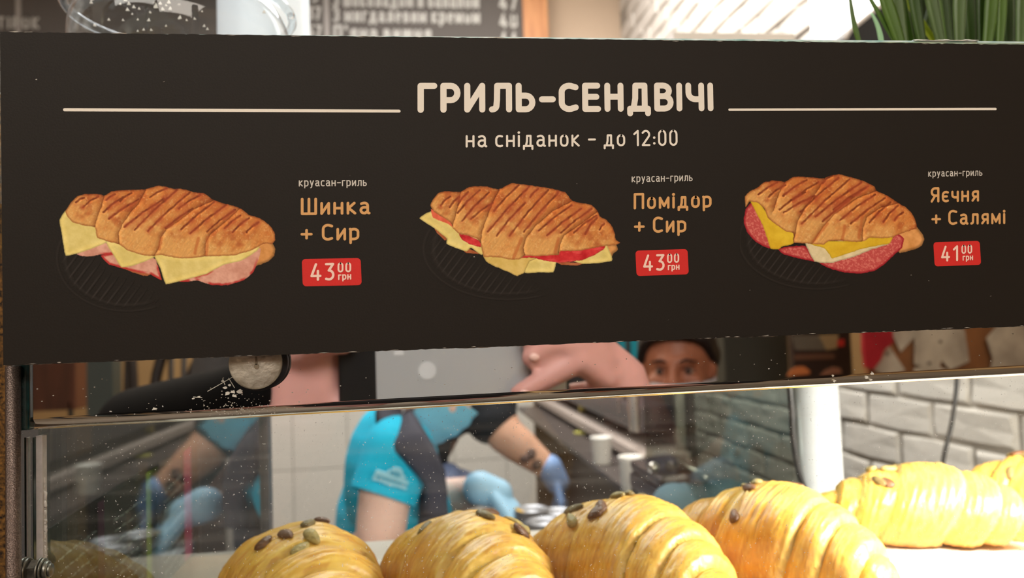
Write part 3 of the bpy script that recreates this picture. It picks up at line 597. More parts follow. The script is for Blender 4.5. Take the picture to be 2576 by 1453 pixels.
# polished band: long box with a rolled lower edge
b0, b1 = P(75, 1083, MY), P(2576, 946, MY); sl = (b1.z-b0.z)/(b1.x-b0.x)
bt = P(75, 700, MY).z-b0.z
def band_ring(x):
    z = b0.z+sl*(x-b0.x); r = .0042; c = [(MY, z+bt), (MY, z+r+.0005)]+[(MY+r-r*math.cos(a), z+r-r*math.sin(a)) for a in [PI/2*k/10 for k in range(11)]]+[(MY+.014, z), (MY+.014, z+bt)]
    return [Vector((x, y, zz)) for y, zz in c]
r0, r1 = band_ring(b0.x), band_ring(XC); k = len(r0)
case = empty('display_case', 'glass bakery display case with a polished steel front band and white shelf', 'display case', (b0.x, MY, b0.z))
bo = MB().add(r0+r1, [(i, (i+1) % k, k+(i+1) % k, k+i) for i in range(k)]+[tuple(range(k))[::-1], tuple(range(k, 2*k))]).build('front_band', band_m, case)
autosmooth(bo, 30)
# glass above the band, holding the card
gt0, gt1 = P(0, 82, .2835), P(2576, 104.5, .2835)
zt = lambda x: gt0.z+(gt1.z-gt0.z)*(x-gt0.x)/(gt1.x-gt0.x)
def slab(x0, x1, y0, y1, zlo0, zlo1, zhi0, zhi1):
    return MB().add([(x0, y0, zlo0), (x1, y0, zlo1), (x1, y1, zlo1), (x0, y1, zlo0), (x0, y0, zhi0), (x1, y0, zhi1), (x1, y1, zhi1), (x0, y1, zhi0)],
                    [(0, 3, 2, 1), (4, 5, 6, 7), (0, 1, 5, 4), (1, 2, 6, 5), (2, 3, 7, 6), (3, 0, 4, 7)])
slab(gt0.x, XC, .2835, .2895, b0.z+.06, b0.z+.06, zt(gt0.x)-.0006, zt(XC)-.0006).build('upper_glass', clear, case)
slab(gt0.x, XC, .2835, .2895, zt(gt0.x)-.0006, zt(XC)-.0006, zt(gt0.x), zt(XC)).build('glass_edge', teal_edge, case)
# lower front glass, seen below the band
xl = P(62, 1200, .301).x; zs = H-.165
slab(P(34, 1200, .3065).x, XC, .3065, .311, zs-.03, zs-.03, b0.z+.002, H+.0).build('front_glass', dusty, case)
# left end: steel post, dark glass edge, pale seal strip
px0 = P(3, 1200, .2855).x; px1 = P(33, 1200, .2855).x
MB().tube([(px0+.0022, .289, zs-.08), (px0+.0022, .289, P(30, 921, .286).z)], .0024, 14).build('corner_post', dark_steel, case, True)
MB().box((px0-.02, .2900, zs-.08), (px0-.0002, .294, H+.09), .0008).build('corner_profile', mat('black_profile', (24, 19, 17), .3, noise=.6, nscale=700, rgb2=(120, 84, 40)), case)
MB().box((P(35, 1000, .2905).x, .2905, P(60, 1082, .291).z), (P(74, 1000, .2905).x, .2995, H+.05), .0006).build('glass_edge', green_edge, case)
seal = mat('frosted_seal', (186, 180, 176), .45, noise=.15, nscale=500)
MB().box((P(90, 1200, .297).x, .297, P(100, 1410, .297).z), (P(107, 1200, .297).x, .3005, P(90, 1096, .297).z), .0004).build('seal_strip', seal, case)
mb = MB(); rnd = random.Random(4); pts = [P(107+rnd.uniform(0, 9)*min(1, max(0, (y-1190)/40)), y, .2985) for y in range(1180, 1412, 4)]
mb.tube(pts, .0006, 6); mb.build('seal_bead', mat('clear_silicone', (205, 200, 194), .25, coat=.5), case, True)
for xx, ww, mm in ((61, 2.5, 'dark'), (66, 3, 'lite'), (82, 1.6, 'dark')):
    a = P(xx, 1100, .302); b_ = P(xx+ww, 1420, .302)
    MB().box((a.x, .302, b_.z), (a.x+ww*.302/F, .304, a.z)).build('glass_seam', green_edge if mm == 'dark' else seal, case)
# side glass, running back
XS = P(120, 1300, .300).x
side_glass = glass_mat('side_glass', (.80, .83, .80), dust=.0)
MB().box((XS-.004, .302, zs-.01), (XS, P(650, 1100, .70).y, H+.05)).build('side_glass', side_glass, case)
MB().box((XS-.008, .690, zs-.05), (XS+.004, .706, H+.05), .001).build('rear_post', mat('grey_post', (96, 96, 98), .4, metal=.5), case)
MB().box((XS, .312, zs-.012), (XC, .628, zs), .002).build('shelf', white_shelf, case)
MB().box((XS, .306, zs-.05), (XC, .312, zs-.012), .001).build('shelf_rail', steel, case)
MB().box((XC, .302, zs-.05), (XC+.006, .63, H+.10)).build('end_glass', clear, case)
MB().box((b0.x, .3065, H+.002), (XC, .326, H+.016), .001).build('lamp_housing', dark_steel, case)
# lower cabinet under the shelf
MB().box((XS-.01, .32, 0), (XC, .62, zs-.05), .003).build('cabinet', mat('dark_cabinet', (60, 50, 44), .5), case)
# lamp inside the case
lamp = empty('case_lamp_bar', 'slim light bar inside the display case above the right-hand croissants', 'lamp', (.52, .352, H-.03))
MB().box((.26, .328, H-.010), (.84, .342, H+.0), .002).build('lamp_body', mat('white_metal', (230, 230, 228), .4), lamp)
for xh in (.30, .80): MB().box((xh-.006, .327, H-.0), (xh+.006, .359, H+.008), .001).build('bracket', dark_steel, lamp)
MB().box((XC-.004, .3, H+.0), (XC, .6, H+.004)).build('roof_rail', steel, case)
# glass clamp: round button with rubber ring
cc = P(640, 914, .2835); cl = empty('glass_clamp', 'round brushed steel clamp button half under the black card', 'clamp', cc)
disc_m = mat('scratched_steel_disc', (206, 200, 186), .42, metal=.4, noise=.45, nscale=170, rgb2=(164, 156, 140), bump=.3, bscale=300)
rr_ = 63*.2835/F
MB().lathe([(0, -.0022), (rr_*.10, -.0022), (rr_*.94, -.0019), (rr_, -.0012), (rr_, .0006), (0, .0006)], cc+Vector((0, .0028, 0)), (0, 1, 0), 56, False).build('button', disc_m, cl, True)
bpy.data.objects[-1] if False else None
MB().lathe([(rr_*.2, 0), (rr_*1.09, 0), (rr_*1.09, .0048), (rr_*.2, .0048)], cc+Vector((.0006, .0036, 0)), (0, 1, 0), 48, False).build('rubber_ring', mat('black_rubber', (36, 38, 44), .5), cl, True)
mb = MB(); d0 = cc+Vector((.0006, .0000, .0010))
mb.lathe([(0, 0), (.0009, 0), (.0009, .0012), (0, .0012)], d0+Vector((.0, .0003, -.002)), (0, 1, 0), 16, False)
mb.box(d0+Vector((-.0004, .0003, -.0014)), d0+Vector((.0003, .0013, .008)))
mb.build('screw_slot', mat('grimy_slot', (120, 108, 88), .7), cl)
# glue chips and scratches below the clamp
chip = empty('glue_residue', 'white flakes of old glue on the steel band below the clamp button', 'residue', P(580, 980, MY-.0003))
mb = MB(); rnd = random.Random(9)
for (x, y, s) in ((566, 975, 7), (572, 990, 9), (585, 985, 9), (590, 995, 8), (604, 985, 10), (560, 958, 4), (578, 968, 5), (388, 1028, 7), (486, 1002, 4), (500, 997, 4), (2195, 940, 6), (2180, 948, 8), (2190, 955, 6), (2096, 945, 5), (2099, 958, 6), (52, 935, 7), (60, 945, 4)):
    c = P(x, y, MY-.0002); n_ = 8; sc_ = s*MY/F
    mb.poly([c+Vector((math.cos(g*2*PI/n_)*sc_*rnd.uniform(.4, 1.1), 0, math.sin(g*2*PI/n_)*sc_*rnd.uniform(.25, .7))) for g in range(n_)][::-1], (0, .00015, 0))
for (a, b_) in (((522, 984), (585, 948)), ((486, 998), (508, 1000)), ((560, 952), (566, 968)), ((575, 950), (590, 975))):
    mb.tube([P(*a, MY-.0001), P(*b_, MY-.0001)], .00013, 6)
mb.build('flake', mat('dry_glue', (212, 208, 196), .8), chip)['kind'] = 'stuff'
# loose dust on band
mb = MB()
for kx in range(230):
    if kx < 130: x = rnd.gauss(600, 60); y = rnd.gauss(1025, 16)
    else: x = rnd.uniform(90, 2570); y = 1070-.054*x-rnd.uniform(5, 110)
    if y > 1078-.055*x: continue
    c = P(x, y, MY-.0001); s = rnd.uniform(.8, 2.2)*MY/F; mb.poly([c+Vector((s*math.cos(g), 0, s*.7*math.sin(g))) for g in (0, 1.3, 2.6, 3.9, 5.1)][::-1], (0, .0001, 0))
mb.build('dust', mat('pale_dust', (170, 164, 152), .9), chip)['kind'] = 'stuff'
# hinge bolt low on the left
bc = P(84, 1436, .296); bolt = empty('hinge_bolt', 'steel bolt with washers at the lower left corner of the case', 'bolt', bc)
u_ = .296/F
for nm, x0, x1, r_ in (('cap', -40, -24, 26), ('washer', -24, -16, 33), ('washer', -15, -8, 31), ('nut', -8, 14, 26), ('washer', 14, 18, 30), ('washer', 20, 24, 28), ('screw_thread', 24, 34, 21), ('tip', 34, 40, 15)):
    MB().lathe([(0, 0), (r_*.9*u_, 0), (r_*u_, (x1-x0)*.2*u_), (r_*u_, (x1-x0)*.8*u_), (r_*.9*u_, (x1-x0)*u_), (0, (x1-x0)*u_)], bc+Vector((x0*u_, 0, 0)), (1, 0, 0), 28 if nm != 'nut' else 6, False).build(nm, mat('grimy_steel', (150, 148, 138), .35, metal=.85, noise=.6, nscale=350), bolt, nm != 'nut')
# clear tape folded over the glass edge
tp = empty('clear_tape', 'strip of clear tape folded over the top edge of the glass', 'tape', P(2390, 102, .283))
tape_m = mat('glossy_tape', (196, 198, 196), .15, coat=.8, noise=.35, nscale=300, rgb2=(236, 236, 230))
mb = MB(); prof = []
for i in range(13):
    a = PI*i/12; prof.append((.2865-.0042*math.cos(a), .0009*math.sin(a)))
row0 = []; vs = []; cols = 22
for cix in range(cols):
    px_ = 2300+160*cix/(cols-1); zb = P(px_, 103, .283).z; wob = .00022*math.sin(cix*1.9)
    vs += [Vector((P(px_, 103, .283).x, y, zb+z*(1+.3*math.sin(cix*.8))+wob*.3)) for y, z in prof]
mb.add(vs, [(i*13+j, i*13+j+1, (i+1)*13+j+1, (i+1)*13+j) for i in range(cols-1) for j in range(12)]); to = mb.build('tape_fold', tape_m, tp, True)
sm = to.modifiers.new('thick', 'SOLIDIFY'); sm.thickness = .0001

# ---------------------------------------------------------------- croissants
def crust_mat():
    m = bpy.data.materials.new('croissant_crust'); m.use_nodes = True; nt = m.node_tree; N = nt.nodes; L = nt.links; b = N['Principled BSDF']
    a = N.new('ShaderNodeVertexColor'); a.layer_name = 'bake'
    n = N.new('ShaderNodeTexNoise'); n.inputs['Scale'].default_value = 60; n.inputs['Detail'].default_value = 6; tc = N.new('ShaderNodeTexCoord'); L.new(tc.outputs['Object'], n.inputs[0])
    mx = N.new('ShaderNodeMixRGB'); mx.blend_type = 'MULTIPLY'; mx.inputs[0].default_value = .35
    r = N.new('ShaderNodeValToRGB'); r.color_ramp.elements[0].color = (.55, .42, .3, 1); r.color_ramp.elements[1].color = (1, 1, 1, 1); r.color_ramp.elements[0].position = .3; r.color_ramp.elements[1].position = .62
    L.new(n.outputs['Fac'], r.inputs[0]); L.new(a.outputs[0], mx.inputs[1]); L.new(r.outputs[0], mx.inputs[2]); L.new(mx.outputs[0], b.inputs['Base Color'])
    b.inputs['Roughness'].default_value = .38; b.inputs['Specular IOR Level'].default_value = .45
    b.inputs['Subsurface Weight'].default_value = .12; b.inputs['Subsurface Radius'].default_value = (.012, .006, .002); b.inputs['Subsurface Scale'].default_value = .4
    n2 = N.new('ShaderNodeTexNoise'); n2.inputs['Scale'].default_value = 380; n2.inputs['Detail'].default_value = 4; L.new(tc.outputs['Object'], n2.inputs[0])
    bp = N.new('ShaderNodeBump'); bp.inputs['Strength'].default_value = .25; bp.inputs['Distance'].default_value = .001; L.new(n2.outputs['Fac'], bp.inputs['Height']); L.new(bp.outputs[0], b.inputs['Normal'])
    return m
crust_m = crust_mat()
seed_m = [mat('pumpkin_seed_olive', (132, 112, 62), .5, noise=.35, nscale=300, bump=.3, bscale=400), mat('pumpkin_seed_brown', (112, 70, 38), .45, noise=.4, nscale=300, bump=.3, bscale=400), mat('pumpkin_seed_pale', (178, 156, 92), .5, noise=.3, nscale=300, bump=.3, bscale=400)]
def croissant_surface(L_, R_, seed, curl):
    nt_, na = 190, 96; t = np.linspace(-1, 1, nt_)[:, None]; th = np.linspace(0, 2*PI, na, endpoint=False)[None, :]
    # slanted, overlapping wraps: edges at fixed stations, mirrored about the middle
    st = np.array([.0, .27, .52, .74, .91, 1.2]); rnd = np.random.RandomState(seed); st[1:5] += rnd.uniform(-.03, .03, 4)
    slant = .10*np.sin(th+.7*seed)+.035*np.cos(2*th+seed)
    tt = np.abs(t+slant*(1-t**2)); k = np.clip(np.searchsorted(st, tt, side='right')-1, 0, 4); lo, hi = st[k], st[k+1]; u = np.where(k == 0, .5+.5*tt/hi, (tt-lo)/(hi-lo))
    mid = np.where(k == 0, .0, np.clip((lo+hi)/2, 0, 1)); base = np.clip(1-mid**2.0, 0, 1)**.62
    smooth = np.clip(1-np.clip(tt, 0, 1)**2.2, 0, 1)**.62
    bump = 1-(np.abs(2*u-1)**3.0)*.5
    r = R_*(.40*smooth+.60*base)*(.82+.20*bump)
    r = r*np.where(k == 0, 1.04, 1)
    # fine flaky streaks following the wraps
    str_ = np.zeros_like(r)
    for j in range(7):
        f = rnd.uniform(60, 170); ph = rnd.uniform(0, 6.28); q = rnd.randint(1, 4); str_ += np.sin(tt*f+ph+1.3*np.sin(q*th+ph))*rnd.uniform(.3, 1)*(60/f)
    vo = fbm(t*5+th*0+seed*9, th*2.2+seed*3+t*0, 1.0, 3, seed); vo2 = fbm(tt*60+th*0, th*6+seed+t*0, 1.0, 3, seed+7)
    r = r*(1+.0065*str_+.07*(vo-.5)+.035*(vo2-.5))
    r[0, :] = 1e-4; r[-1, :] = 1e-4
    x = t*L_/2*(1+0*th); bend = curl*(t**2)*R_
    y = r*np.cos(th)*1.08+bend; z = r*np.sin(th)*.98
    z = np.where(z < 0, z*.72, z); zc = R_*.66*(1-.35*t**2)
    z = z+zc; z = np.maximum(z, 0.0+.0*z)
    x = x+0*th
    # bake colour: golden top, browner sides, paler in the freshly opened grooves
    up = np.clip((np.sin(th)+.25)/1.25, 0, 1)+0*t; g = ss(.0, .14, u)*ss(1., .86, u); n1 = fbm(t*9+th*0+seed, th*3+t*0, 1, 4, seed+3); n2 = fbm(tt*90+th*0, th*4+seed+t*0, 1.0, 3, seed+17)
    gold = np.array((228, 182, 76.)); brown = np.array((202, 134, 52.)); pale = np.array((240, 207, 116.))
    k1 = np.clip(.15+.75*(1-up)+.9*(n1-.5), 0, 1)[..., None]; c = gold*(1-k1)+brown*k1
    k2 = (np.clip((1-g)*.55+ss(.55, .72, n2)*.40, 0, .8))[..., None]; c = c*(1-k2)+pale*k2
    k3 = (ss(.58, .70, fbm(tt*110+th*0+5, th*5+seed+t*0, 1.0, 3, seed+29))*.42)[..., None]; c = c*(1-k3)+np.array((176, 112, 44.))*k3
    return np.stack([x, y, z], -1), np.clip(c, 0, 255), th
def croissant(cx, cy, ang, L_, R_, seed, curl, label, seeds):
    co, col, th = croissant_surface(L_, R_, seed, curl); nt_, na = co.shape[:2]
    ca, sa = math.cos(ang), math.sin(ang); w_ = co.copy(); w_[..., 0] = co[..., 0]*ca-co[..., 1]*sa+cx; w_[..., 1] = co[..., 0]*sa+co[..., 1]*ca+cy; w_[..., 2] = co[..., 2]+zs+.0003
    e = empty('croissant', label, 'croissant', (cx, cy, zs), 'glazed croissants on the shelf of the case')
    i, j = np.meshgrid(np.arange(nt_-1), np.arange(na), indexing='ij'); a = (i*na+j).ravel(); b_ = (i*na+(j+1) % na).ravel()
    faces = np.stack([a, b_, b_+na, a+na], -1); me = bpy.data.meshes.new('pastry'); v = w_.reshape(-1, 3); me.vertices.add(len(v)); me.vertices.foreach_set('co', v.ravel()); me.loops.add(faces.size); me.loops.foreach_set('vertex_index', faces.ravel().astype(np.int32))
    me.polygons.add(len(faces)); me.polygons.foreach_set('loop_start', np.arange(0, faces.size, 4)); me.update(calc_edges=True)
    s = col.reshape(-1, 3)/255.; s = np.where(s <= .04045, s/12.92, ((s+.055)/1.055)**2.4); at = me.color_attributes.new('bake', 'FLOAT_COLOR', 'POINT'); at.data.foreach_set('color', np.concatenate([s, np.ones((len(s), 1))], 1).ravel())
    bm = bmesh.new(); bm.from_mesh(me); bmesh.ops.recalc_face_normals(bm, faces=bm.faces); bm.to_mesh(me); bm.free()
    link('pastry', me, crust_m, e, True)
    rnd = random.Random(seed*31)
    for q, (st_, sth, rot) in enumerate(seeds):
        it = int((st_+1)/2*(nt_-1)); ja = int(sth/(2*PI)*na) % na; p = Vector(w_[it, ja]); d1 = Vector(w_[min(it+4, nt_-1), ja])-Vector(w_[it-4, ja]); d2 = Vector(w_[it, (ja+4) % na])-Vector(w_[it, (ja-4) % na]); nrm = d1.cross(d2).normalized()
        if nrm.dot(p-Vector((cx, cy, zs+R_*.6))) < 0: nrm = -nrm
        tg = d1.normalized(); tg = Quaternion(nrm, rot) @ tg; bt_ = nrm.cross(tg); sL, sW, sH = .0062*rnd.uniform(.85, 1.15), .0036*rnd.uniform(.85, 1.1), .0016
        vs = []; fs = []; ns = 18; nr = 7
        for r_ in range(nr):
            ph = PI*r_/(nr-1)
            for s_ in range(ns):
                g = 2*PI*s_/ns; lx = math.cos(g)*math.sin(ph); ly = math.sin(g)*math.sin(ph)*(1-.28*math.cos(g)); lz = math.cos(ph)
                vs.append(p+tg*lx*sL+bt_*ly*sW+nrm*(lz*sH+.0007+.0006*(1-abs(ly))*lz))
        fs = [(r_*ns+s_, (r_+1)*ns+s_, (r_+1)*ns+(s_+1) % ns, r_*ns+(s_+1) % ns) for r_ in range(nr-1) for s_ in range(ns)]
        MB().add(vs, fs).build('pumpkin_seed', seed_m[(q+seed) % 3], e, True)
    return e
SD = [(-.30, 1.45, .3), (-.22, 1.2, 1.4), (-.10, 1.75, .8), (-.02, 1.35, 2.1), (.12, 1.9, .4), (.30, 2.3, 1.1), (.02, 2.6, .2), (-.14, 2.2, 1.9)]
def rs(k, n_):
    rnd = random.Random(k); out = []
    for _ in range(n_): out.append((rnd.uniform(-.42, .30), rnd.uniform(.9, 2.5), rnd.uniform(0, 3)))
    return out
# placed along the row, turned so one horn comes forward to the right
def cpos(px, top_py, Dd): return P(px, top_py, Dd)
crs = [(765, .425, -64, .150, .0370, 1, 'leftmost glazed croissant, olive and brown seeds on its crown', 7),
       (1185, .425, -64, .152, .0375, 2, 'second glazed croissant from the left, in front of the turquoise shirt', 8),
       (1590, .430, -62, .158, .0390, 3, 'third glazed croissant from the left, half brightly lit, with one dark seed on its side', 8),
       (1945, .445, -58, .158, .0385, 4, 'glazed croissant below the white post, fourth from the left', 7),
       (2310, .525, -26, .160, .0330, 5, 'strongly lit glazed croissant below the black cable, fifth from the left', 8),
       (2665, .540, -48, .150, .0335, 6, 'rightmost glazed croissant cut off by the picture edge, thick with seeds', 12)]
for px_, Dd, an, L_, R_, sd, lab, ns in crs:
    q = P(px_, 1270, Dd); croissant(q.x, Dd, math.radians(an), L_, R_, sd, -.35, lab, rs(sd+40, ns))
# ---------------------------------------------------------------- people (rounded volumes fused into one skin)
def cone(mb, p0, r0, p1, r1, sq=(1, 1)):
    p0, p1 = Vector(p0), Vector(p1); n_ = 7; pts = []; rad = []
    d = (p1-p0); L_ = d.length; d.normalize()
    for k in range(n_): a = -PI/2+PI/2*k/(n_-1); pts.append(p0+d*math.sin(a)*r0*.999); rad.append(max(1e-4, math.cos(a)*r0))
    for k in range(1, 6): f = k/6; pts.append(p0.lerp(p1, f)); rad.append(r0+(r1-r0)*f)
    for k in range(n_): a = PI/2*k/(n_-1); pts.append(p1+d*math.sin(a)*r1*.999); rad.append(max(1e-4, math.cos(a)*r1))
    # keep one frame along the whole cone
    ref = Vector((0, 1, 0)) if abs(d.y) < .8 else Vector((1, 0, 0)); a_ = d.cross(ref).normalized(); b_ = d.cross(a_).normalized(); seg = 20; vs = []
    for p, r in zip(pts, rad):
        for s in range(seg): g = 2*PI*s/seg; vs.append(p+a_*math.cos(g)*r*sq[0]+b_*math.sin(g)*r*sq[1])
    m_ = len(pts); fs = [(j*seg+i, j*seg+(i+1) % seg, (j+1)*seg+(i+1) % seg, (j+1)*seg+i) for j in range(m_-1) for i in range(seg)]+[tuple(range(seg))[::-1], tuple((m_-1)*seg+i for i in range(seg))]
    mb.add(vs, fs); return mb
def chain(mb, pts):
    for a, b in zip(pts[:-1], pts[1:]): cone(mb, a[0], a[1], b[0], b[1])
    return mb
def fuse(name, mb, m, parent, voxel=.006, smooth=6, cuts=()):
    me = mesh(name, mb.v, mb.f); o = bpy.data.objects.new('tmp', me); C.objects.link(o)
    rm = o.modifiers.new('r', 'REMESH'); rm.mode = 'VOXEL'; rm.voxel_size = voxel; rm.use_smooth_shade = True
    if smooth: s_ = o.modifiers.new('s', 'SMOOTH'); s_.iterations = smooth; s_.factor = .5
    dg = bpy.context.evaluated_depsgraph_get(); nm = bpy.data.meshes.new_from_object(o.evaluated_get(dg)); bpy.data.objects.remove(o); nm.name = name
    if cuts:
        bm = bmesh.new(); bm.from_mesh(nm)
        for co, no in cuts:
            bmesh.ops.bisect_plane(bm, geom=bm.verts[:]+bm.edges[:]+bm.faces[:], plane_co=co, plane_no=no, clear_outer=True)
        bm.to_mesh(nm); bm.free()
    return link(name, nm, m, parent, True)
def head_mb(mb, c, fwd, up, s=1.0):
    """skull, jaw, nose, brow, ears; c = centre of the head"""
    c = Vector(c); f = Vector(fwd).normalized(); r = f.cross(Vector(up)).normalized(); u = r.cross(f).normalized(); Rm = Matrix((r, f, u)).transposed()
    def B(x, y, z, a, b, d): mb.ball(c+Rm @ Vector((x, y, z))*s, (a*s, b*s, d*s), 20, 14, Rm)
    B(0, -.005, .030, .076, .094, .090); B(0, .018, -.020, .066, .074, .080); B(0, .040, -.074, .042, .044, .038)
    B(0, .083, .022, .045, .016, .014); cone(mb, c+Rm @ Vector((0, .094, .012))*s, .008*s, c+Rm @ Vector((0, .110, -.022))*s, .013*s)
    for k in (-1, 1):
        B(k*.013, .100, -.026, .009, .010, .008); B(k*.038, .072, -.022, .026, .018, .020)
        B(k*.078, -.005, .0, .010, .019, .032); B(k*.0, .088, -.052+.006*k, .024, .010, .007)
    return Rm
def face_bits(parent, c, Rm, s=1.0, eye=True):
    W = lambda x, y, z: Vector(c)+Rm @ Vector((x, y, z))*s
    for k in (-1, 1):
        e = MB().ball(W(k*.031, .079, .002), .0105*s, 16, 12).build('eye', mat('eye_white', (168, 142, 130), .3), parent, True)
        MB().ball(W(k*.031, .0855, .002), .0062*s, 14, 10).build('iris', mat('dark_iris', (40, 24, 18), .2), e, True)
        MB().tube([W(k*.012, .094, .022), W(k*.028, .096, .028), W(k*.05, .080, .022)], [.0028*s, .0036*s, .002*s], 8).build('eyebrow', mat('dark_brow', (48, 30, 24), .8), parent, True)
        MB().tube([W(k*.018, .088, .008), W(k*.031, .092, .012), W(k*.046, .081, .006)], .0017*s, 6).build('eyelid', mat('lid_skin', (120, 76, 60), .6), parent, True)
def mask_mesh(parent, c, Rm, s, m, cx=0, rows=12):
    """pleated face mask: curved sheet over nose, mouth and chin"""
    vs = []; nu, nv = 22, rows
    for j in range(nv+1):
        v = j/nv; z = -.004-.100*v
        for i in range(nu+1):
            a = (i/nu-.5)*2*1.35; rad = .103+.012*math.sin(PI*v)-.010*v+.0018*math.cos(v*PI*7); ext = .112-.020*abs(2*v-1)**2*0; nose = .026*math.exp(-(a/.30)**2)*(1-v)
            x = math.sin(a)*(.089-.014*v); y = -.005+math.cos(a)*(rad)+nose+.004
            vs.append(Vector(c)+Rm @ Vector((x, y, z))*s)
    w_ = nu+1; o = MB().add(vs, [(j*w_+i, j*w_+i+1, (j+1)*w_+i+1, (j+1)*w_+i) for j in range(nv) for i in range(nu)]).build('face_mask', m, parent, True)
    sd = o.modifiers.new('t', 'SOLIDIFY'); sd.thickness = .0015
    for k in (-1, 1):
        MB().tube([Vector(c)+Rm @ Vector((k*.077, .012, -.02))*s, Vector(c)+Rm @ Vector((k*.083, -.004, .01))*s, Vector(c)+Rm @ Vector((k*.084, -.018, .0))*s, Vector(c)+Rm @ Vector((k*.068, .01, -.08))*s], .0013, 6).build('ear_loop', mat('white_elastic', (225, 225, 225), .7), o)
    return o
def hair_cap(parent, c, Rm, s, m, low=-.05, front=.055):
    vs = []; nu, nv = 40, 18
    for j in range(nv+1):
        th_ = PI*.74*j/nv
        for i in range(nu):
            ph = 2*PI*i/nu; x, y, z = math.sin(th_)*math.sin(ph), math.sin(th_)*math.cos(ph), math.cos(th_)
            lim = .60 if y > .35 else -.35
            zz = max(z, (front/.1)*1.0*max(0, y)+(low/.1)*max(0, 1-max(0, y)*1.6)) if True else z
            wob = 1+.03*math.sin(ph*9+j)+.02*math.sin(ph*17)
            vs.append(Vector(c)+Rm @ Vector((x*.088*wob, -.006+y*.104*wob, .030+zz*.098))*s)
    o = MB().add(vs, [(j*nu+i, (j+1)*nu+i, (j+1)*nu+(i+1) % nu, j*nu+(i+1) % nu) for j in range(nv) for i in range(nu)]).build('hair', m, parent, True)
    sd = o.modifiers.new('t', 'SOLIDIFY'); sd.thickness = .006; sd.offset = 0
    return o
def hand(mb, wrist, palm_dir, up_dir, curl=.5, s=1.0, side=1, spread=.10):
    """palm, four unequal bent fingers and a thumb leaving the side near the wrist; up_dir = back of the hand"""
    w0 = Vector(wrist); d = Vector(palm_dir).normalized(); r = d.cross(Vector(up_dir)).normalized()*side; u = Vector(up_dir).normalized(); u = (u-d*u.dot(d)).normalized()
    for k in (-1.1, -.4, .35, 1.1): cone(mb, w0+r*k*.014*s, .014*s, w0+d*.082*s+r*k*.021*s, .0115*s)
    for q, (k, L_) in enumerate(((-1.15, .072), (-.4, .080), (.35, .075), (1.1, .058))):
        p = w0+d*.085*s+r*k*.021*s; dd = (d+r*k*spread).normalized(); rr_ = .0092*s; cu = curl if not hasattr(curl, '__len__') else curl[q]
        for seg_, f in enumerate((.45, .31, .24)):
            dd = (dd*math.cos(cu*.75)-u*math.sin(cu*.75)).normalized(); uu = (u+d*.0); p2 = p+dd*L_*f*s; cone(mb, p, rr_, p2, rr_*.9); p = p2; rr_ *= .9; u2 = (u*math.cos(cu*.75)+dd*0).normalized()
    p = w0+d*.018*s-r*.018*s; dd = (d*.62-r*.72-u*.35).normalized(); p2 = p+dd*.042*s; cone(mb, p, .0145*s, p2, .0115*s); dd = (d*.86-r*.35-u*.45).normalized(); p3 = p2+dd*.034*s; cone(mb, p2, .0112*s, p3, .0098*s); cone(mb, p3, .0098*s, p3+(dd*.9-u*.3).normalized()*.024*s, .0085*s)
skin_pale = mat('pale_skin', (232, 190, 172), .5, sss=.25, noise=.08, nscale=14); skin_warm = mat('warm_skin', (214, 164, 136), .5, sss=.2, noise=.1, nscale=14); skin_brown = mat('tanned_skin', (176, 112, 84), .5, sss=.2, noise=.12, nscale=14)
turq = mat('turquoise_cotton', (0, 178, 212), .85, noise=.06, nscale=30, bump=.25, bscale=260); apron_m = mat('dark_grey_apron', (66, 64, 76), .8, bump=.3, bscale=300, noise=.15, nscale=12); black_c = mat('black_cotton', (26, 27, 32), .85, bump=.3, bscale=260)
glove_m = mat('light_blue_glove', (168, 212, 240), .4, noise=.08, nscale=30); glove_d = mat('blue_glove', (126, 158, 206), .42, noise=.1, nscale=30); mask_m = mat('blue_face_mask', (120, 186, 212), .8, bump=.2, bscale=300)

# worker in front: leaning over the worktable, seen from behind the shoulder
D1 = 1.32
def Q(x, y, d=0): return P(x, y, D1+d)
w1 = empty('person', 'person in a turquoise t-shirt, grey apron and blue face mask leaning over the worktable', 'person', (Q(990, 1400).x, D1+.1, 0), 'people working behind the case')
hc = Q(1066, 938, .06); hf = Vector((.80, -.02, -.60)); hu = Vector((.52, 0, .85))
mb = MB(); Rm = head_mb(mb, hc, hf, hu, .93)
pel = Vector((Q(990, 1400).x, D1+.17, .93)); che = Q(988, 1205, .12); nb_ = Q(1035, 1085, .10); 
up1 = Q(1003, 1112, .10)
mb.ball(pel, (.105, .15, .15)); mb.ball(pel.lerp(che, .5), (.080, .130, .15)); mb.ball(che, (.078, .135, .13)); mb.ball(up1, (.05, .13, .06)); cone(mb, Q(1020, 1105, .10), .050, Q(1068, 1040, .10), .048); cone(mb, Q(1050, 1065, .09), .046, hc+Vector((-.01, 0, -.03)), .056)
for sgn in (-1, 1):
    hip = pel+Vector((0, sgn*.09, -.03)); kn = hip+Vector((.02, 0, -.43)); an_ = kn+Vector((-.02, 0, -.42)); chain(mb, [(hip, .095), (kn, .06), (an_, .042)]); cone(mb, an_+Vector((0, 0, -.04)), .036, an_+Vector((.17, 0, -.055)), .028)
shn = Q(1003, 1135, -.02); eln = Q(950, 1400, -.04); wrn = Q(1120, 1425, -.03)
chain(mb, [(shn, .050), (Q(968, 1250, -.04), .043), (eln, .038)]); chain(mb, [(eln, .043), (wrn, .028)]); hand(mb, wrn, (1, .05, -.1), (0, -.3, 1), .35, .95, 1)
shf = Q(1025, 1130, .22); elf = Q(1060, 1262, .24); wrf = Q(1238, 1228, .08)
chain(mb, [(shf, .055), (elf, .042), (elf.lerp(wrf, .35), .037), (wrf, .023)])
fuse('body', mb, skin_pale, w1, .0055, 5)
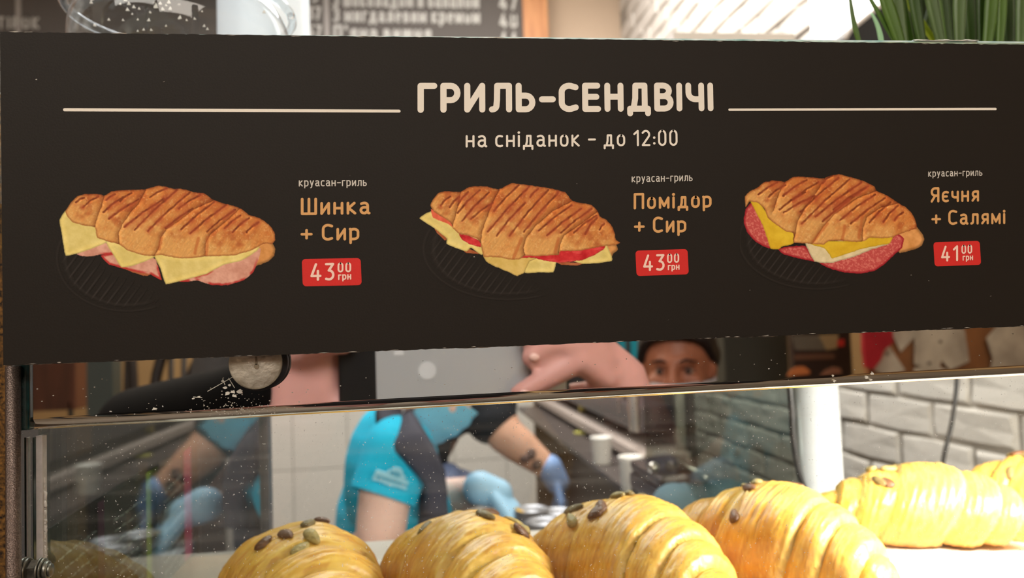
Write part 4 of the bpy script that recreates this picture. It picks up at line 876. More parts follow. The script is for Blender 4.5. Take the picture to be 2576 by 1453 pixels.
mb = MB(); mb.ball(pel, (.115, .16, .16)); mb.ball(pel.lerp(che, .5), (.092, .142, .16)); mb.ball(che, (.089, .148, .145)); mb.ball(up1, (.064, .140, .072)); cone(mb, Q(1012, 1105, .10), .062, Q(1035, 1078, .10), .055); cone(mb, Q(1000, 1140, .05), .06, shn, .058); cone(mb, up1+Vector((0, .06, -.02)), .06, shf, .056)
fuse('t_shirt', mb, turq, w1, .006, 6, [(pel+Vector((0, 0, -.10)), (0, 0, -1))])
arm_d = (Q(962, 1252, -.04)-shn).normalized()
mb = MB(); cone(mb, shn, .060, shn+arm_d*.16, .050)
sl_ = fuse('sleeve', mb, turq, w1, .005, 5, [(Q(968, 1252, -.04), arm_d)]); sdm = sl_.modifiers.new('t', 'SOLIDIFY'); sdm.thickness = .003
mb = MB(); d_ = (elf-shf).normalized(); cone(mb, shf, .056, shf+d_*.11, .050); fuse('sleeve', mb, turq, w1, .006, 5, [(shf+d_*.09, d_)])
# apron: neck band, bib and skirt
def ribbon(name, pts, wid, thick, m, parent, nrm=(0, -1, 0)):
    c = spline(pts, 8); c = [Vector(p) for p in c]; vs = []; n_ = Vector(nrm).normalized(); wl = wid if hasattr(wid, '__len__') else [wid]*len(pts)
    for i, p in enumerate(c):
        t = (c[min(i+1, len(c)-1)]-c[max(0, i-1)]).normalized(); s_ = t.cross(n_).normalized(); f = i/(len(c)-1)*(len(wl)-1); a = int(min(f, len(wl)-2)); wv = wl[a]+(wl[a+1]-wl[a])*(f-a)
        for k, b in ((-1, 0), (-.6, 1), (0, 1.35), (.6, 1), (1, 0), (0, -.5)): vs.append(p+s_*k*wv/2+n_*b*thick)
    fs = [(i*6+j, i*6+(j+1) % 6, (i+1)*6+(j+1) % 6, (i+1)*6+j) for i in range(len(c)-1) for j in range(6)]+[tuple(range(6))[::-1], tuple((len(c)-1)*6+j for j in range(6))]
    return MB().add(vs, fs).build(name, m, parent, True)
ribbon('apron_collar', [Q(1000, 1000, .06), Q(992, 1045, .0), Q(1020, 1092, -.07), Q(1062, 1150, -.085), Q(1094, 1215, -.07), Q(1096, 1290, -.05)], [.052, .066, .060, .050, .036, .04], .010, apron_m, w1)
mb = MB(); cone(mb, Q(1086, 1190, .0), .022, Q(1088, 1330, .02), .028); cone(mb, Q(1086, 1190, .16), .022, Q(1088, 1330, .16), .028); cone(mb, Q(1086, 1190, .08), .026, Q(1088, 1330, .08), .032); cone(mb, Q(1080, 1330, .04), .034, Q(1060, 1480, .06), .05); cone(mb, Q(1080, 1330, .16), .034, Q(1060, 1480, .18), .05)
fuse('apron', mb, apron_m, w1, .006, 8)
mask1 = mask_mesh(w1, hc, Rm, .93, mask_m); face_bits(w1, hc, Rm, .93)
hair_cap(w1, hc, Rm, .93, mat('brown_hair', (70, 48, 34), .6, noise=.4, nscale=60, stretch=(8, 8, 1)))
mb = MB(); hand(mb, wrf, (.50, -.50, -.60), (.62, -.35, .62), [.30, .22, .30, .45], .92, 1, .22); cone(mb, wrf+Vector((-.022, 0, .002)), .031, wrf+Vector((.010, 0, -.010)), .027)
fuse('glove', mb, glove_m, w1, .0026, 2)
mb = MB(); hand(mb, wrn, (1, .05, -.1), (0, -.3, 1), .35, 1.02, 1); cone(mb, wrn-Vector((.02, 0, 0)), .033, wrn, .031); fuse('glove', mb, glove_m, w1, .0032, 3)
# sleeve emblem: pale dome over a banner
e0 = Q(985, 1205, -.094); ex_ = (Q(1030, 1222, -.09)-Q(940, 1195, -.094)).normalized(); ez_ = Vector((-ex_.z, 0, ex_.x)); ux = D1/F*.91
out = [(-46, -14), (-44, 12), (-18, 13), (-15, 21), (-9, 23), (-6, 30), (2, 33), (11, 33), (20, 28), (23, 20), (30, 17), (33, 9), (44, 6), (43, -14), (20, -13), (0, -16), (-24, -13)]
emb = MB(); emb.poly([e0+ex_*a*ux+ez_*b*ux+Vector((0, -.004*math.cos(a/40), 0)) for a, b in out][::-1], (0, .004, 0))
eo = emb.build('sleeve_emblem', mat('pale_emblem_print', (168, 214, 226), .8, noise=.15, nscale=220, rgb2=(120, 180, 200)), w1)
mb = MB()
for a0 in range(-38, 40, 7): mb.box(e0+ex_*a0*ux+ez_*-6*ux+Vector((0, -.0055, 0)), e0+ex_*(a0+4)*ux+ez_*1*ux+Vector((0, -.0045, 0)))
for a0 in (-8, -1, 6, 13): mb.box(e0+ex_*a0*ux+ez_*12*ux+Vector((0, -.0055, 0)), e0+ex_*(a0+3)*ux+ez_*22*ux+Vector((0, -.0045, 0)))
mb.build('emblem_marks', mat('emblem_dark', (70, 150, 176), .8), eo)
# small tattoo on the far forearm
MB().ball(elf.lerp(wrf, .74)+Vector((0, -.028, -.004)), (.012, .004, .014), 12, 8).build('tattoo', mat('faded_tattoo', (150, 116, 112), .7, noise=.4, nscale=90), w1, True)

# second worker behind, reaching over with a bare forearm
D2 = 1.78
def Q2(x, y, d=0): return P(x, y, D2+d)
w2 = empty('person', 'person in a black t-shirt reaching across with a tattooed forearm and blue gloves', 'person', (Q2(960, 1400).x, D2+.12, 0), 'people working behind the case')
pel = Vector((Q2(1005, 1300).x, D2+.20, .97)); che = Q2(1095, 985, .12); sh = Q2(1225, 1010, .02); hc2 = Q2(1245, 880, .14)
mb = MB(); Rm2 = head_mb(mb, hc2, (.75, -.1, -.55), (.5, 0, .85)); mb.ball(pel, (.095, .15, .14)); mb.ball(pel.lerp(che, .5), (.078, .14, .15)); mb.ball(che, (.10, .16, .12)); cone(mb, che+Vector((.04, 0, .04)), .07, hc2+Vector((-.01, 0, -.03)), .056)
for sgn in (-1, 1):
    hip = pel+Vector((0, sgn*.09, -.03)); kn = hip+Vector((.02, 0, -.43)); an_ = kn+Vector((-.02, 0, -.44)); chain(mb, [(hip, .095), (kn, .06), (an_, .042)]); cone(mb, an_+Vector((0, 0, -.03)), .036, an_+Vector((.17, 0, -.045)), .028)
el = Q2(1268, 1090, -.02); wr = Q2(1398, 1192, -.04)
chain(mb, [(sh, .055), (el, .044), (el.lerp(wr, .3), .041), (wr, .023)])
sh_b = Q2(1130, 1040, .26); el_b = Q2(1060, 1200, .26); wr_b = Q2(1128, 1195, .10); chain(mb, [(sh_b, .055), (el_b, .04), (wr_b, .03)])
fuse('body', mb, skin_warm, w2, .006, 5)
mb = MB(); mb.ball(pel, (.105, .16, .15)); mb.ball(pel.lerp(che, .5), (.088, .15, .16)); mb.ball(che, (.11, .17, .13)); cone(mb, che, .11, sh, .072); cone(mb, che+Vector((0, .04, 0)), .11, sh_b, .068)
d_ = (el-sh).normalized(); cone(mb, sh, .07, Q2(1235, 1050, 0), .062)
fuse('t_shirt', mb, black_c, w2, .006, 6, [(Q2(1246, 1070, 0), (el-sh).normalized())] if False else ())
mb = MB(); hand(mb, wr, (.16, -.30, -.95), (.9, -.3, .2), [.04, .10, .16, .2], .80, 1, .12); cone(mb, wr+Vector((-.014, 0, .016)), .030, wr+Vector((.004, 0, -.02)), .027); fuse('glove', mb, glove_d, w2, .0035, 3)
mb = MB(); hand(mb, wr_b, (1, 0, -.35), (.2, -.4, .9), .35, 1.0, 1); cone(mb, wr_b-Vector((.02, 0, 0)), .033, wr_b, .031); fuse('glove', mb, mat('lavender_glove', (160, 176, 224), .45), w2, .0035, 3)
mb = MB(); cpt = el.lerp(wr, .52)
for k in range(5): a = el.lerp(wr, .42+.06*k); mb.ball(a+Vector((-.006+.006*(k % 2), -.036+.002*k, .012*(k % 3-1))), (.012, .005, .010), 10, 8)
mb.build('tattoo', mat('dark_tattoo', (112, 86, 76), .7, noise=.5, nscale=80), w2, True)
hair_cap(w2, hc2, Rm2, 1.0, mat('black_hair', (36, 28, 26), .6)); face_bits(w2, hc2, Rm2); mask_mesh(w2, hc2, Rm2, 1.0, mask_m)

# ---------------------------------------------------------------- worktable and what lies on it
tz = P(1380, 1316, 1.35).z
wt = empty('worktable', 'white worktable behind the display case', 'table', (.1, 1.3, 0)); 
MB().poly([(-.25, 1.0, tz-.03), (.27, 1.0, tz-.03), (.27, 1.40, tz-.03), (.12, 1.40, tz-.03), (.12, 1.21, tz-.03), (-.25, 1.21, tz-.03)], (0, 0, .03)).build('table_top', mat('white_worktop', (204, 206, 208), .4), wt)
for x, y in ((-.21, 1.04), (.23, 1.04), (.23, 1.36), (.16, 1.36), (-.21, 1.17)):
    if 1: MB().box((x-.02, y-.02, 0), (x+.02, y+.02, tz-.03), .002).build('leg', steel, wt)
for i, (px_, py_, dd) in enumerate(((1338, 1300, 1.34), (1368, 1312, 1.25), (1400, 1296, 1.31))):
    c = P(px_, py_, dd); c.z = tz; r_ = .029
    for k in range(3):
        e = empty('steel_bowl', 'shallow steel bowl, %s of the %s stack by the blue gloves' % (('lowest', 'middle', 'top')[k], ('left', 'front', 'right')[i]), 'bowl', c+Vector((0, 0, k*.0065)), 'steel bowls on the worktable')
        MB().lathe([(0, 0), (r_*.6, 0), (r_*.95, .010), (r_, .016), (r_*1.06, .0165), (r_*1.0, .0175), (r_*.9, .012), (r_*.55, .003), (0, .003)], c+Vector((0, 0, k*.0065)), seg=28, close=False).build('bowl', mat('satin_steel', (150, 150, 154), .35, metal=.6), e, True)
ch = P(1313, 1303, 1.33); e = empty('cheese_piece', 'piece of orange-yellow cheese held by the light blue glove', 'cheese', ch)
MB().poly([ch+Vector((x*ux, 0, z*ux)) for x, z in ((-14, 22), (-6, 16), (8, 8), (20, -2), (16, -16), (2, -18), (-8, -6))][::-1], (.002, .03, 0)).build('slice', mat('orange_cheese', (244, 188, 24), .5, sss=.2), e)
# rag under the croissants' left end, far: paper and crumbs seen by the side glass
pp = P(560, 1400, 1.0); pp.z = tz

# ---------------------------------------------------------------- shelf rack running along the right
YR0, YR1 = 1.50, 2.9; XK = P(1500, 1080, 1.9).x
zr = P(1500, 1080, 1.9).z
rk = empty('kitchen_rack', 'dark kitchen rack with a pale shelf edge and hanging cups', 'rack', (XK, 1.9, 0))
MB().box((XK+.0, YR0, zr-.022), (XK+.10, YR1, zr), .002).build('shelf', mat('pale_shelf_edge', (176, 160, 150), .5), rk)
MB().box((XK-.07, 1.30, H-.312), (XK+.10, YR1, H-.30), .002).build('shelf', mat('dark_shelf', (70, 60, 56), .5), rk)
MB().box((XK+.02, YR0+.1, zr+.03), (XK+.10, YR1, zr+.085), .004).build('rail', mat('dark_rail', (58, 50, 52), .4), rk)
MB().box((XK+.10, YR0, .02), (XK+.112, YR1, zr+.45), .001).build('back_panel', mat('brown_panel', (92, 76, 66), .5, noise=.3, nscale=5), rk)
MB().box((XK-.01, YR1-.02, .02), (XK+.11, YR1, zr+.45), .001).build('end_panel', mat('brown_panel', (92, 76, 66), .5), rk)
MB().box((XK, YR0, .02), (XK+.10, YR1, zr-.55), .002).build('base_unit', mat('dark_unit', (48, 40, 38), .5), rk)
for y in (YR0+.02, YR1-.03): MB().box((XK+.08, y, .0), (XK+.10, y+.02, zr+.45), .001).build('upright', steel, rk)
def cup(px_, py0, py1, dd, wpx, label, m, cat='cup', name='hanging_cup'):
    a, b_ = P(px_, py0, dd), P(px_, py1, dd); b_.z = H-.30 if abs(b_.z-H+.30) < .03 else b_.z; r_ = wpx/2*dd/F; h_ = a.z-b_.z; e = empty(name, label, cat, b_)
    MB().lathe([(0, 0), (r_*.78, 0), (r_*.82, h_*.03), (r_*.97, h_*.93), (r_*1.03, h_*.96), (r_*1.03, h_), (r_*.92, h_), (r_*.75, h_*.05), (0, h_*.05)], b_, seg=32, close=False).build('cup_body', m, e, True); return e
wc = mat('white_plastic', (222, 216, 208), .45)
cup(1515, 1098, 1174, 1.64, 56, 'white plastic cup under the pale shelf edge, left one', wc)
cup(1590, 1146, 1242, 1.36, 62, 'tall white cup under the pale shelf edge, nearest the glass partition', wc)
cup(1465, 1085, 1130, 2.1, 40, 'pale yellow-green cup behind the left white cup', mat('yellow_green_plastic', (196, 188, 96), .5))
cup(1560, 1152, 1182, 1.75, 50, 'mustard yellow tub between the two white cups', mat('mustard_plastic', (176, 146, 44), .5), 'tub', 'tub')
cup(1467, 1000, 1034, 2.3, 26, 'small yellow cup on the rack', mat('yellow_plastic', (214, 200, 104), .5))
cup(1566, 990, 1040, 1.75, 26, 'narrow steel canister on the rack, left', steel, 'canister', 'canister')
cup(1598, 985, 1085, 1.58, 34, 'tall steel canister on the rack beside the glass partition', steel, 'canister', 'canister')
# glass partition with white post, cables
YP0, YP1 = .66, P(1622, 1100, 1.10).y; XP = P(1990, 1100, YP0).x
tint = glass_mat('tinted_partition_glass', (.62, .65, .61), refl=.5)
gp = empty('glass_partition', 'tinted glass partition standing between the croissants and the kitchen rack', 'partition', (XP, .9, zs-.1))
MB().box((XP, YP0, zs-.25), (XP+.005, XP/P(1622, 1100, 1.0).x*1.0 if False else (XP/(P(1622, 1100, 1.0).x)), H+.02)).build('pane', tint, gp)
po = P(2058, 1100, YP0+.02); pr = 57*(YP0+.02)/F
wp = empty('white_post', 'round white post behind the croissants with a bright streak of light', 'post', (po.x, po.y, 0))
MB().lathe([(pr, 0), (pr, H+.02), (0, H+.02)], (po.x, po.y, 0), seg=48, close=False).build('post', mat('glossy_white_paint', (172, 174, 176), .12, coat=.6), wp, True)
MB().lathe([(pr*1.5, 0), (pr*1.5, .01), (pr, .012)], (po.x, po.y, 0), seg=48, close=False).build('foot_plate', steel, wp, True)
def cable(pts, r_, label):
    o = MB().tube([Vector(p) for p in spline(pts, 8)], r_, 10).build('cable', mat('black_cable', (18, 18, 20), .4), None, True); props(o, label, 'cable'); return o
cable([P(2408, 930, .95), P(2405, 985, .95), P(2393, 1070, .95), P(2374, 1150, .95), P(2368, 1225, .95), P(2372, 1300, .95)], .0029, 'black cable hanging against the brick wall')
cable([P(1986, 970, .64), P(1992, 1040, .64), P(1995, 1100, .64), P(2008, 1180, .64), P(2030, 1250, .64), P(2040, 1330, .64)], .0026, 'dark cable running down along the white post')
# grill machine behind the partition
ctz = P(1790, 1300, 1.05).z-.012
gx = P(1682, 1200, 1.10); mch = empty('contact_grill', 'dark steel contact grill with a round knob behind the glass partition', 'grill', (gx.x, 1.12, ctz))
gz = lambda py_: P(1682, py_, 1.08).z
gm = mat('greasy_dark_metal', (84, 76, 76), .35, metal=.7)
MB().box((gx.x-.034, 1.05, ctz), (gx.x+.036, 1.19, gz(1262)), .006).build('stand', mat('dark_unit', (48, 40, 38), .5), mch)
MB().box((gx.x-.036, 1.04, gz(1262)), (gx.x+.038, 1.19, gz(1214)), .010).build('lower_plate', gm, mch)
MB().box((gx.x-.034, 1.04, gz(1210)), (gx.x+.036, 1.19, gz(1178)), .010, Matrix.Rotation(-.10, 3, 'Y')).build('lid', gm, mch)
MB().tube([P(1702, 1165, 1.06), P(1752, 1190, 1.03), P(1778, 1204, 1.01)], .0065, 12).build('handle', steel, mch, True)
MB().ball(P(1643, 1176, 1.04), .008).build('knob', steel, mch, True)
bt_ = P(1785, 1256, .94); e = empty('blue_cloth', 'folded grey-blue cloth heaped behind the third croissant', 'cloth', bt_)
mb = MB(); 
for k in range(6): mb.ball(bt_+Vector((.018*(k-2.5), .01*math.sin(k*2), .006*math.cos(k*1.7)-.01)), (.030, .03, .028+.004*(k % 2)), 14, 10)
fuse('cloth_heap', mb, mat('grey_blue_cloth', (98, 124, 134), .9), e, .004, 6)
# shelf carrying them
MB().box((XP+.014, .80, P(1790, 1300, 1.05).z-.03), (XP+.5, 1.20, P(1790, 1300, 1.05).z-.012), .003).build('x', steel)
o = bpy.data.objects[-1] if False else [q for q in bpy.data.objects if q.name == 'x'][0]; o.name = 'side_counter'; props(o, 'steel side counter behind the right-hand croissants', 'counter')

# ---------------------------------------------------------------- above the card: chalkboard, jar, bag, grass
cbx0, cbx1 = P(-160, 50, 3.30).x, P(1315, 50, 3.30).x; cbz0, cbz1 = P(900, 420, 3.30).z, P(900, -330, 3.30).z
cb = empty('chalkboard', 'large grey chalkboard menu with white lettering in a wooden frame', 'chalkboard', (cbx1, 3.30, cbz0))
MB().box((cbx0, 3.30, cbz0), (cbx1, 3.315, cbz1)).build('board', mat('chalkboard_grey', (84, 78, 73), .8, noise=.08, nscale=3), cb)
wood = mat('oak_frame', (190, 132, 82), .5, noise=.3, nscale=6, stretch=(6, 6, .6), rgb2=(160, 104, 62))
fw = P(1378, 50, 3.29).x-cbx1
MB().box((cbx1, 3.285, cbz0-fw), (cbx1+fw, 3.325, cbz1+fw), .004).build('frame_side', wood, cb); MB().box((cbx0-fw, 3.285, cbz0-fw), (cbx0, 3.325, cbz1+fw), .004).build('frame_side', wood, cb)
MB().box((cbx0, 3.285, cbz0-fw), (cbx1, 3.325, cbz0), .004).build('frame_rail', wood, cb); MB().box((cbx0, 3.285, cbz1), (cbx1, 3.325, cbz1+fw), .004).build('frame_rail', wood, cb)
chalk = mat('white_chalk', (172, 169, 162), .9)
for (px_, w__) in ((46, 12), (822, 13)):
    a = P(px_, 60, 3.299); MB().box((a.x-w__/2*3.3/F, 3.298, cbz0+.1), (a.x+w__/2*3.3/F, 3.2995, cbz1-.1)).build('chalk_rule', mat('dim_chalk', (150, 144, 138), .9), cb)
def ctext(s, x0, x1, base_, cap, st=.19):
    mb = MB(); text_line(mb, s, P(x0, base_, 3.298), P(x1, base_+.0144*(x1-x0), 3.298), P(x0, base_-cap*.9, 3.298), st, .3, 4e-5, .0002)
    mb.build('chalk_lettering', chalk, cb, merge=False)
for s, x0, x1, y, cap in (('З шоколадом й бананом', 838, 1204, 17, 44), ('З мигдалевим кремом', 838, 1206, 55, 42), ("П'яна вишня", 840, 1084, 101, 44), ('47', 1256, 1300, 25, 42), ('48', 1257, 1301, 70, 40), ('44', 1259, 1303, 115, 40),
                          ('37', 775, 806, 50, 38), ('57', 775, 808, 96, 38), ('5', 780, 800, 6, 38), ('12', 165, 208, 32, 38), ('74', 183, 226, 76, 38), ('ТІРОК', -6, 98, 72, 34), ('З грушею', 60, 190, -18, 40), ('З вишнею', 60, 200, 128, 40), ('З маком', 838, 1000, -28, 44)):
    ctext(s, x0, x1, y, cap)
# case-top glass shelf, behind the card
ztop = H+.055
MB().box((XS-.004, .33, ztop-.006), (XC, .66, ztop)).build('top_shelf', clear, case)
# domed clear jar
jc = P(462, 60, .46); jz = ztop; jr = (P(735, 60, .46).x-P(195, 60, .46).x)/2; jt = P(462, -55, .46).z
jar_glass = glass_mat('jar_plastic', (.88, .91, .93), dust=0, refl=1.0)
jar = empty('domed_jar', 'clear domed plastic jar with painted white glints in front of the chalkboard', 'jar', (jc.x, .46, jz))
mb = MB(); pr_ = [(jr*.80, 0), (jr*.86, .01), (jr*.95, .05), (jr*1.0, .10)]; ztj = P(462, 88, .46).z-jz
prof = [(jr*.93, 0), (jr*.96, ztj*.5), (jr*1.0, ztj*.9)]+[(jr*math.cos(a)**.8, ztj*.95+(jt-jz-ztj*.95)*math.sin(a)) for a in [PI/2*k/16 for k in range(0, 16)]]
mb.lathe(prof, (jc.x, .46, jz), seg=72, close=False); jo = mb.build('dome', jar_glass, jar, True)
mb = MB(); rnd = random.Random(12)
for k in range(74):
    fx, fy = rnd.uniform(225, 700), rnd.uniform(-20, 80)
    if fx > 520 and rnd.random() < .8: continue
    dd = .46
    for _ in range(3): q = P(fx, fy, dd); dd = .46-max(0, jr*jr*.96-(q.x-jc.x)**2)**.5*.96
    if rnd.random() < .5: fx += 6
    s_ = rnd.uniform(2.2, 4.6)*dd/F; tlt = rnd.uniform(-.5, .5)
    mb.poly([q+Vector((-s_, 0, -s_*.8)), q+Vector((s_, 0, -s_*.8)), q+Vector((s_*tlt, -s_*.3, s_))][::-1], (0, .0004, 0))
mb.build('glint_triangle', mat('painted_glint', (255, 252, 244), .3), jar)['kind'] = 'stuff'  # white triangles laid on the dome in place of glints
mb = MB(); mb.tube([Vector((jc.x+jr*1.02*math.cos(a), .46+jr*1.02*math.sin(a), jz+ztj*1.10)) for a in [2*PI*k/60 for k in range(61)]], .0026, 10); mb.build('rim', jar_glass, jar, True)
MB().lathe([(0, -.004), (jr*.8, -.004), (jr*.8, .0), (0, .0)], (jc.x, .46, jz+.004), seg=48, close=False).build('base', jar_glass, jar, True)
# white paper bag behind the jar
wa, wb_ = P(540, 60, .66), P(775, 60, .66); e = empty('white_canister', 'tall white canister behind the jar, bluish, with a glow added', 'canister', ((wa.x+wb_.x)/2, .66+.06, ztop))
cx_ = (wa.x+wb_.x)/2; r_ = (wb_.x-wa.x)/2
MB().lathe([(0, 0), (r_*1.02, 0), (r_*1.03, .02), (r_*.98, .30), (r_*.9, .33), (0, .33)], (cx_, .66+r_*.3, ztop), seg=56, close=False).build('canister_body', mat('glowing_bluish_plastic', (226, 236, 244), .35, emis=.35), e, True)  # slight emission added so the plastic looks strongly lit
MB().lathe([(0, .33), (r_*.92, .33), (r_*.95, .345), (r_*.5, .36), (0, .362)], (cx_, .66+r_*.3, ztop), seg=48, close=False).build('lid', mat('glowing_bluish_plastic', (226, 236, 244), .35), e, True)
MB().box((XS, .66, ztop-.02), (XC, .80, ztop), .002).build('rear_ledge', steel, case); MB().box((.28, .80, ztop-.02), (.62, 1.16, ztop), .002).build('rear_ledge', steel, case)
# white box lid beside it
a, b_ = P(1697, 82, .95), P(1992, 96, .95); e = empty('white_box', 'white box standing behind the card, below the lit bricks', 'box', (a.x, .95, ztop))
MB().box((a.x, .95, ztop), (b_.x, 1.15, a.z-.004), .003).build('box_body', mat('white_card', (232, 226, 220), .6), e); MB().box((a.x-.003, .947, a.z-.018), (b_.x+.003, 1.153, a.z), .002).build('lid', mat('white_card', (232, 226, 220), .6), e)
# added glowing panel for the blown-out white of the right wall, black angled hood
lx0, ly0, ly1 = XR-.03, P(2210, 40, 1.0).y, 0
def y_at(px_, py_): # depth at which the pixel ray meets the right wall
    r = ray(px_, py_); return r.y*(XR-.03)/r.x
yA, yB = y_at(2048, 50), y_at(2330, 50)
lb = empty('added_glow_panel', 'added glowing white panel for the blown-out brick wall beside the grass', 'glow panel', (XR, (yA+yB)/2, H+.3))
MB().box((XR-.04, yB, H+.28), (XR-.004, yA, H+1.45), .004).build('added_glow_housing', mat('white_metal', (230, 230, 228), .4), lb); MB().box((XR-.044, yB+.01, H+.29), (XR-.040, yA-.01, H+1.44)).build('added_glow_face', mat('added_glow_face', (255, 253, 246), .5, emis=1.6), lb)
hd = [P(2118, 130, 1.15), P(2122, 95, 1.15), P(2140, 78, 1.15), P(2215, 18, 1.15), P(2330, -70, 1.15), P(2800, -70, 1.15), P(2800, 130, 1.15)]
o = MB().poly(hd[::-1], (0, .16, 0)).build('hood_shell', mat('black_gloss', (6, 6, 9), .4), None); e = empty('extractor_hood', 'black slanted hood behind the grass with a pale edge', 'hood', hd[0]); o.parent = e; o.matrix_parent_inverse = Matrix.Translation(-Vector(e.location))
MB().tube([P(2126, 98, 1.145), P(2138, 76, 1.145), P(2213, 16, 1.145), P(2328, -72, 1.145)], .004, 8).build('hood_edge', mat('pale_trim', (206, 198, 190), .5), e, True)
# artificial grass in a pot
gc = P(2440, 60, .40); pot = empty('potted_grass', 'pot of green artificial grass blades at the right above the card', 'plant', (gc.x, .40, ztop))
MB().lathe([(0, 0), (.045, 0), (.052, .035), (.056, .036), (.056, .042), (.045, .042), (0, .036)], (gc.x, .40, ztop), seg=36, close=False).build('pot', mat('white_pot', (225, 222, 216), .4), pot, True)
gms = [mat('grass_deep', (52, 80, 20), .45, noise=.35, nscale=120, stretch=(1, 1, .1)), mat('grass_mid', (78, 110, 34), .45, noise=.3, nscale=120, stretch=(1, 1, .1)), mat('grass_grey', (82, 106, 58), .4, noise=.3, nscale=120, stretch=(1, 1, .1)), mat('grass_lime', (150, 168, 30), .5), mat('grass_mint', (150, 196, 150), .45)]
def blade(x0, x1, base_py, top_py, wpx, mi, dd, lean=0):
    vs = []; n_ = 14; Bp, Tp = P(x0, base_py, dd), P(x1, top_py, dd+lean)
    for i in range(n_+1):
        t = i/n_; p = Bp.lerp(Tp, t)+Vector((.004*math.sin(t*2+x0), 0, 0)); wv = wpx*dd/F*.5*(1-t**2.2)**.8*(.75+.6*min(1, t*3))+.00008
        vs += [p+Vector((-wv, 0, 0)), p+Vector((-wv*.45, -.0012, 0)), p+Vector((0, .0006, 0)), p+Vector((wv*.45, -.0012, 0)), p+Vector((wv, 0, 0))]
    o = MB().add(vs, [(i*5+j, i*5+j+1, (i+1)*5+j+1, (i+1)*5+j) for i in range(n_) for j in range(4)]).build('blade', gms[mi], pot, True)
    sd = o.modifiers.new('t', 'SOLIDIFY'); sd.thickness = .0003
blades = [(2185, 2128, 125, -14, 11, 1, .385), (2218, 2176, 125, 34, 11, 4, .385), (2245, 2190, 125, -20, 14, 1, .385)]
blades += [(2258, 2195, 130, -160, 34, 1, .382), (2292, 2222, 130, -220, 36, 2, .384), (2275, 2215, 130, -120, 30, 0, .40), (2310, 2262, 130, -90, 26, 1, .395), (2335, 2282, 130, -250, 30, 0, .386), (2352, 2238, 130, -80, 20, 3, .41),
           (2372, 2318, 130, -260, 32, 2, .382), (2392, 2330, 130, -200, 30, 1, .386), (2405, 2350, 130, -180, 28, 0, .40), (2385, 2395, 130, -40, 20, 3, .415), (2430, 2424, 130, -260, 34, 2, .380), (2452, 2470, 130, -240, 30, 0, .39),
           (2470, 2492, 130, -200, 34, 1, .384), (2496, 2528, 130, -230, 26, 1, .386), (2510, 2560, 130, -180, 24, 0, .40), (2535, 2552, 130, -240, 30, 0, .41), (2560, 2610, 130, -240, 34, 2, .39), (2600, 2650, 130, -220, 30, 1, .39), (2640, 2720, 130, -180, 30, 0, .39), (2330, 2380, 130, -150, 26, 0, .42), (2450, 2400, 130, -220, 30, 0, .42), (2530, 2500, 130, -230, 30, 0, .42), (2290, 2330, 130, -210, 30, 0, .42)]
for q in blades: blade(*q)
# dark stems filling the middle of the tuft
mb = MB(); rnd = random.Random(2)
for k in range(34):
    x0 = rnd.uniform(2262, 2660); p0, p1 = P(x0, 125, .435), P(x0+(x0-2440)*.3+rnd.uniform(-25, 25), rnd.uniform(-260, -80), .445); mb.tube([p0, p0.lerp(p1, .5), p1], [.0035, .0032, .0004], 5, .3, (0, 1, 0))
mb.build('back_blades', mat('grass_dark', (40, 58, 20), .6), pot, True)['kind'] = 'stuff'
# ---------------------------------------------------------------- seen in the polished band: the customer side
# the phone taking the picture: lens at the camera, body just behind it
ph_u = .584/F
def ph(px_, py_): p = V(px_, py_, .584); return p
pc = V(1150, 885, .584)
z_lo = P(1150, 1012, .584).z; z_hi = z_lo+.076; xa, xb = P(850, 950, .584).x, P(1435, 950, .584).x
phone = empty('smartphone', 'grey smartphone held level in front of the band, seen as a reflection', 'phone', (pc.x, -.006, z_lo))
# body with an opening for the lens so the camera looks out freely
alu = mat('grey_aluminium', (186, 192, 196), .35, metal=.3)
MB().box((xa, -.0105, z_lo), (xb, -.0025, z_hi), .0022).build('phone_body', mat('black_plastic', (18, 18, 20), .35), phone)
MB().box((P(946, 950, .584).x, -.0026, z_lo+.0018), (xb-.003, -.0021, z_hi-.0018), .0002).build('back_plate', alu, phone)
for (x, y, r_, m_) in ((1075, 932, 22, mat('pale_ring_glass', (206, 212, 216), .3)),):
    c = V(x, y, .584); MB().lathe([(0, 0), (r_*ph_u, 0), (r_*ph_u, .0004), (0, .0004)], Vector((c.x, -.0021, c.z)), (0, 1, 0), 32, False).build('finger_sensor', m_, phone)
c = V(1003, 884, .584); MB().box((c.x-.0035, -.0021, c.z-.003), (c.x+.0035, -.0017, c.z+.004), .0002).build('flash_window', mat('pale_ring_glass', (206, 212, 216), .3), phone)
# photographer
D3 = .96
pg = empty('person', 'person photographing the case with a grey phone, seen reflected in the steel band', 'person', (.05, -.55, 0), 'customers before the case')
hcp = Vector((-.02, -.46, H+.235)); mb = MB(); Rm3 = head_mb(mb, hcp, (.05, 1, -.25), (0, .25, 1))
skin_pink = mat('pinkish_skin', (222, 168, 160), .5, sss=.25, noise=.12, nscale=20)
for z_, rx, ry in ((-.30, .155, .10), (-.15, .17, .11), (0.0, .185, .10)): mb.ball((-.02, -.52, H+z_-.05), (rx, ry, .14))
mb.ball((-.02, -.52, H-.5), (.16, .12, .16)); cone(mb, (-.02, -.50, H+.06), .06, hcp+Vector((0, -.02, -.05)), .056)
for s_ in (-1, 1):
    hip = Vector((-.02+s_*.09, -.52, .83)); kn = hip+Vector((0, .03, -.40)); an_ = kn+Vector((0, -.02, -.38)); chain(mb, [(hip, .09), (kn, .058), (an_, .04)]); cone(mb, an_+Vector((0, 0, -.02)), .034, an_+Vector((0, .16, -.03)), .026)
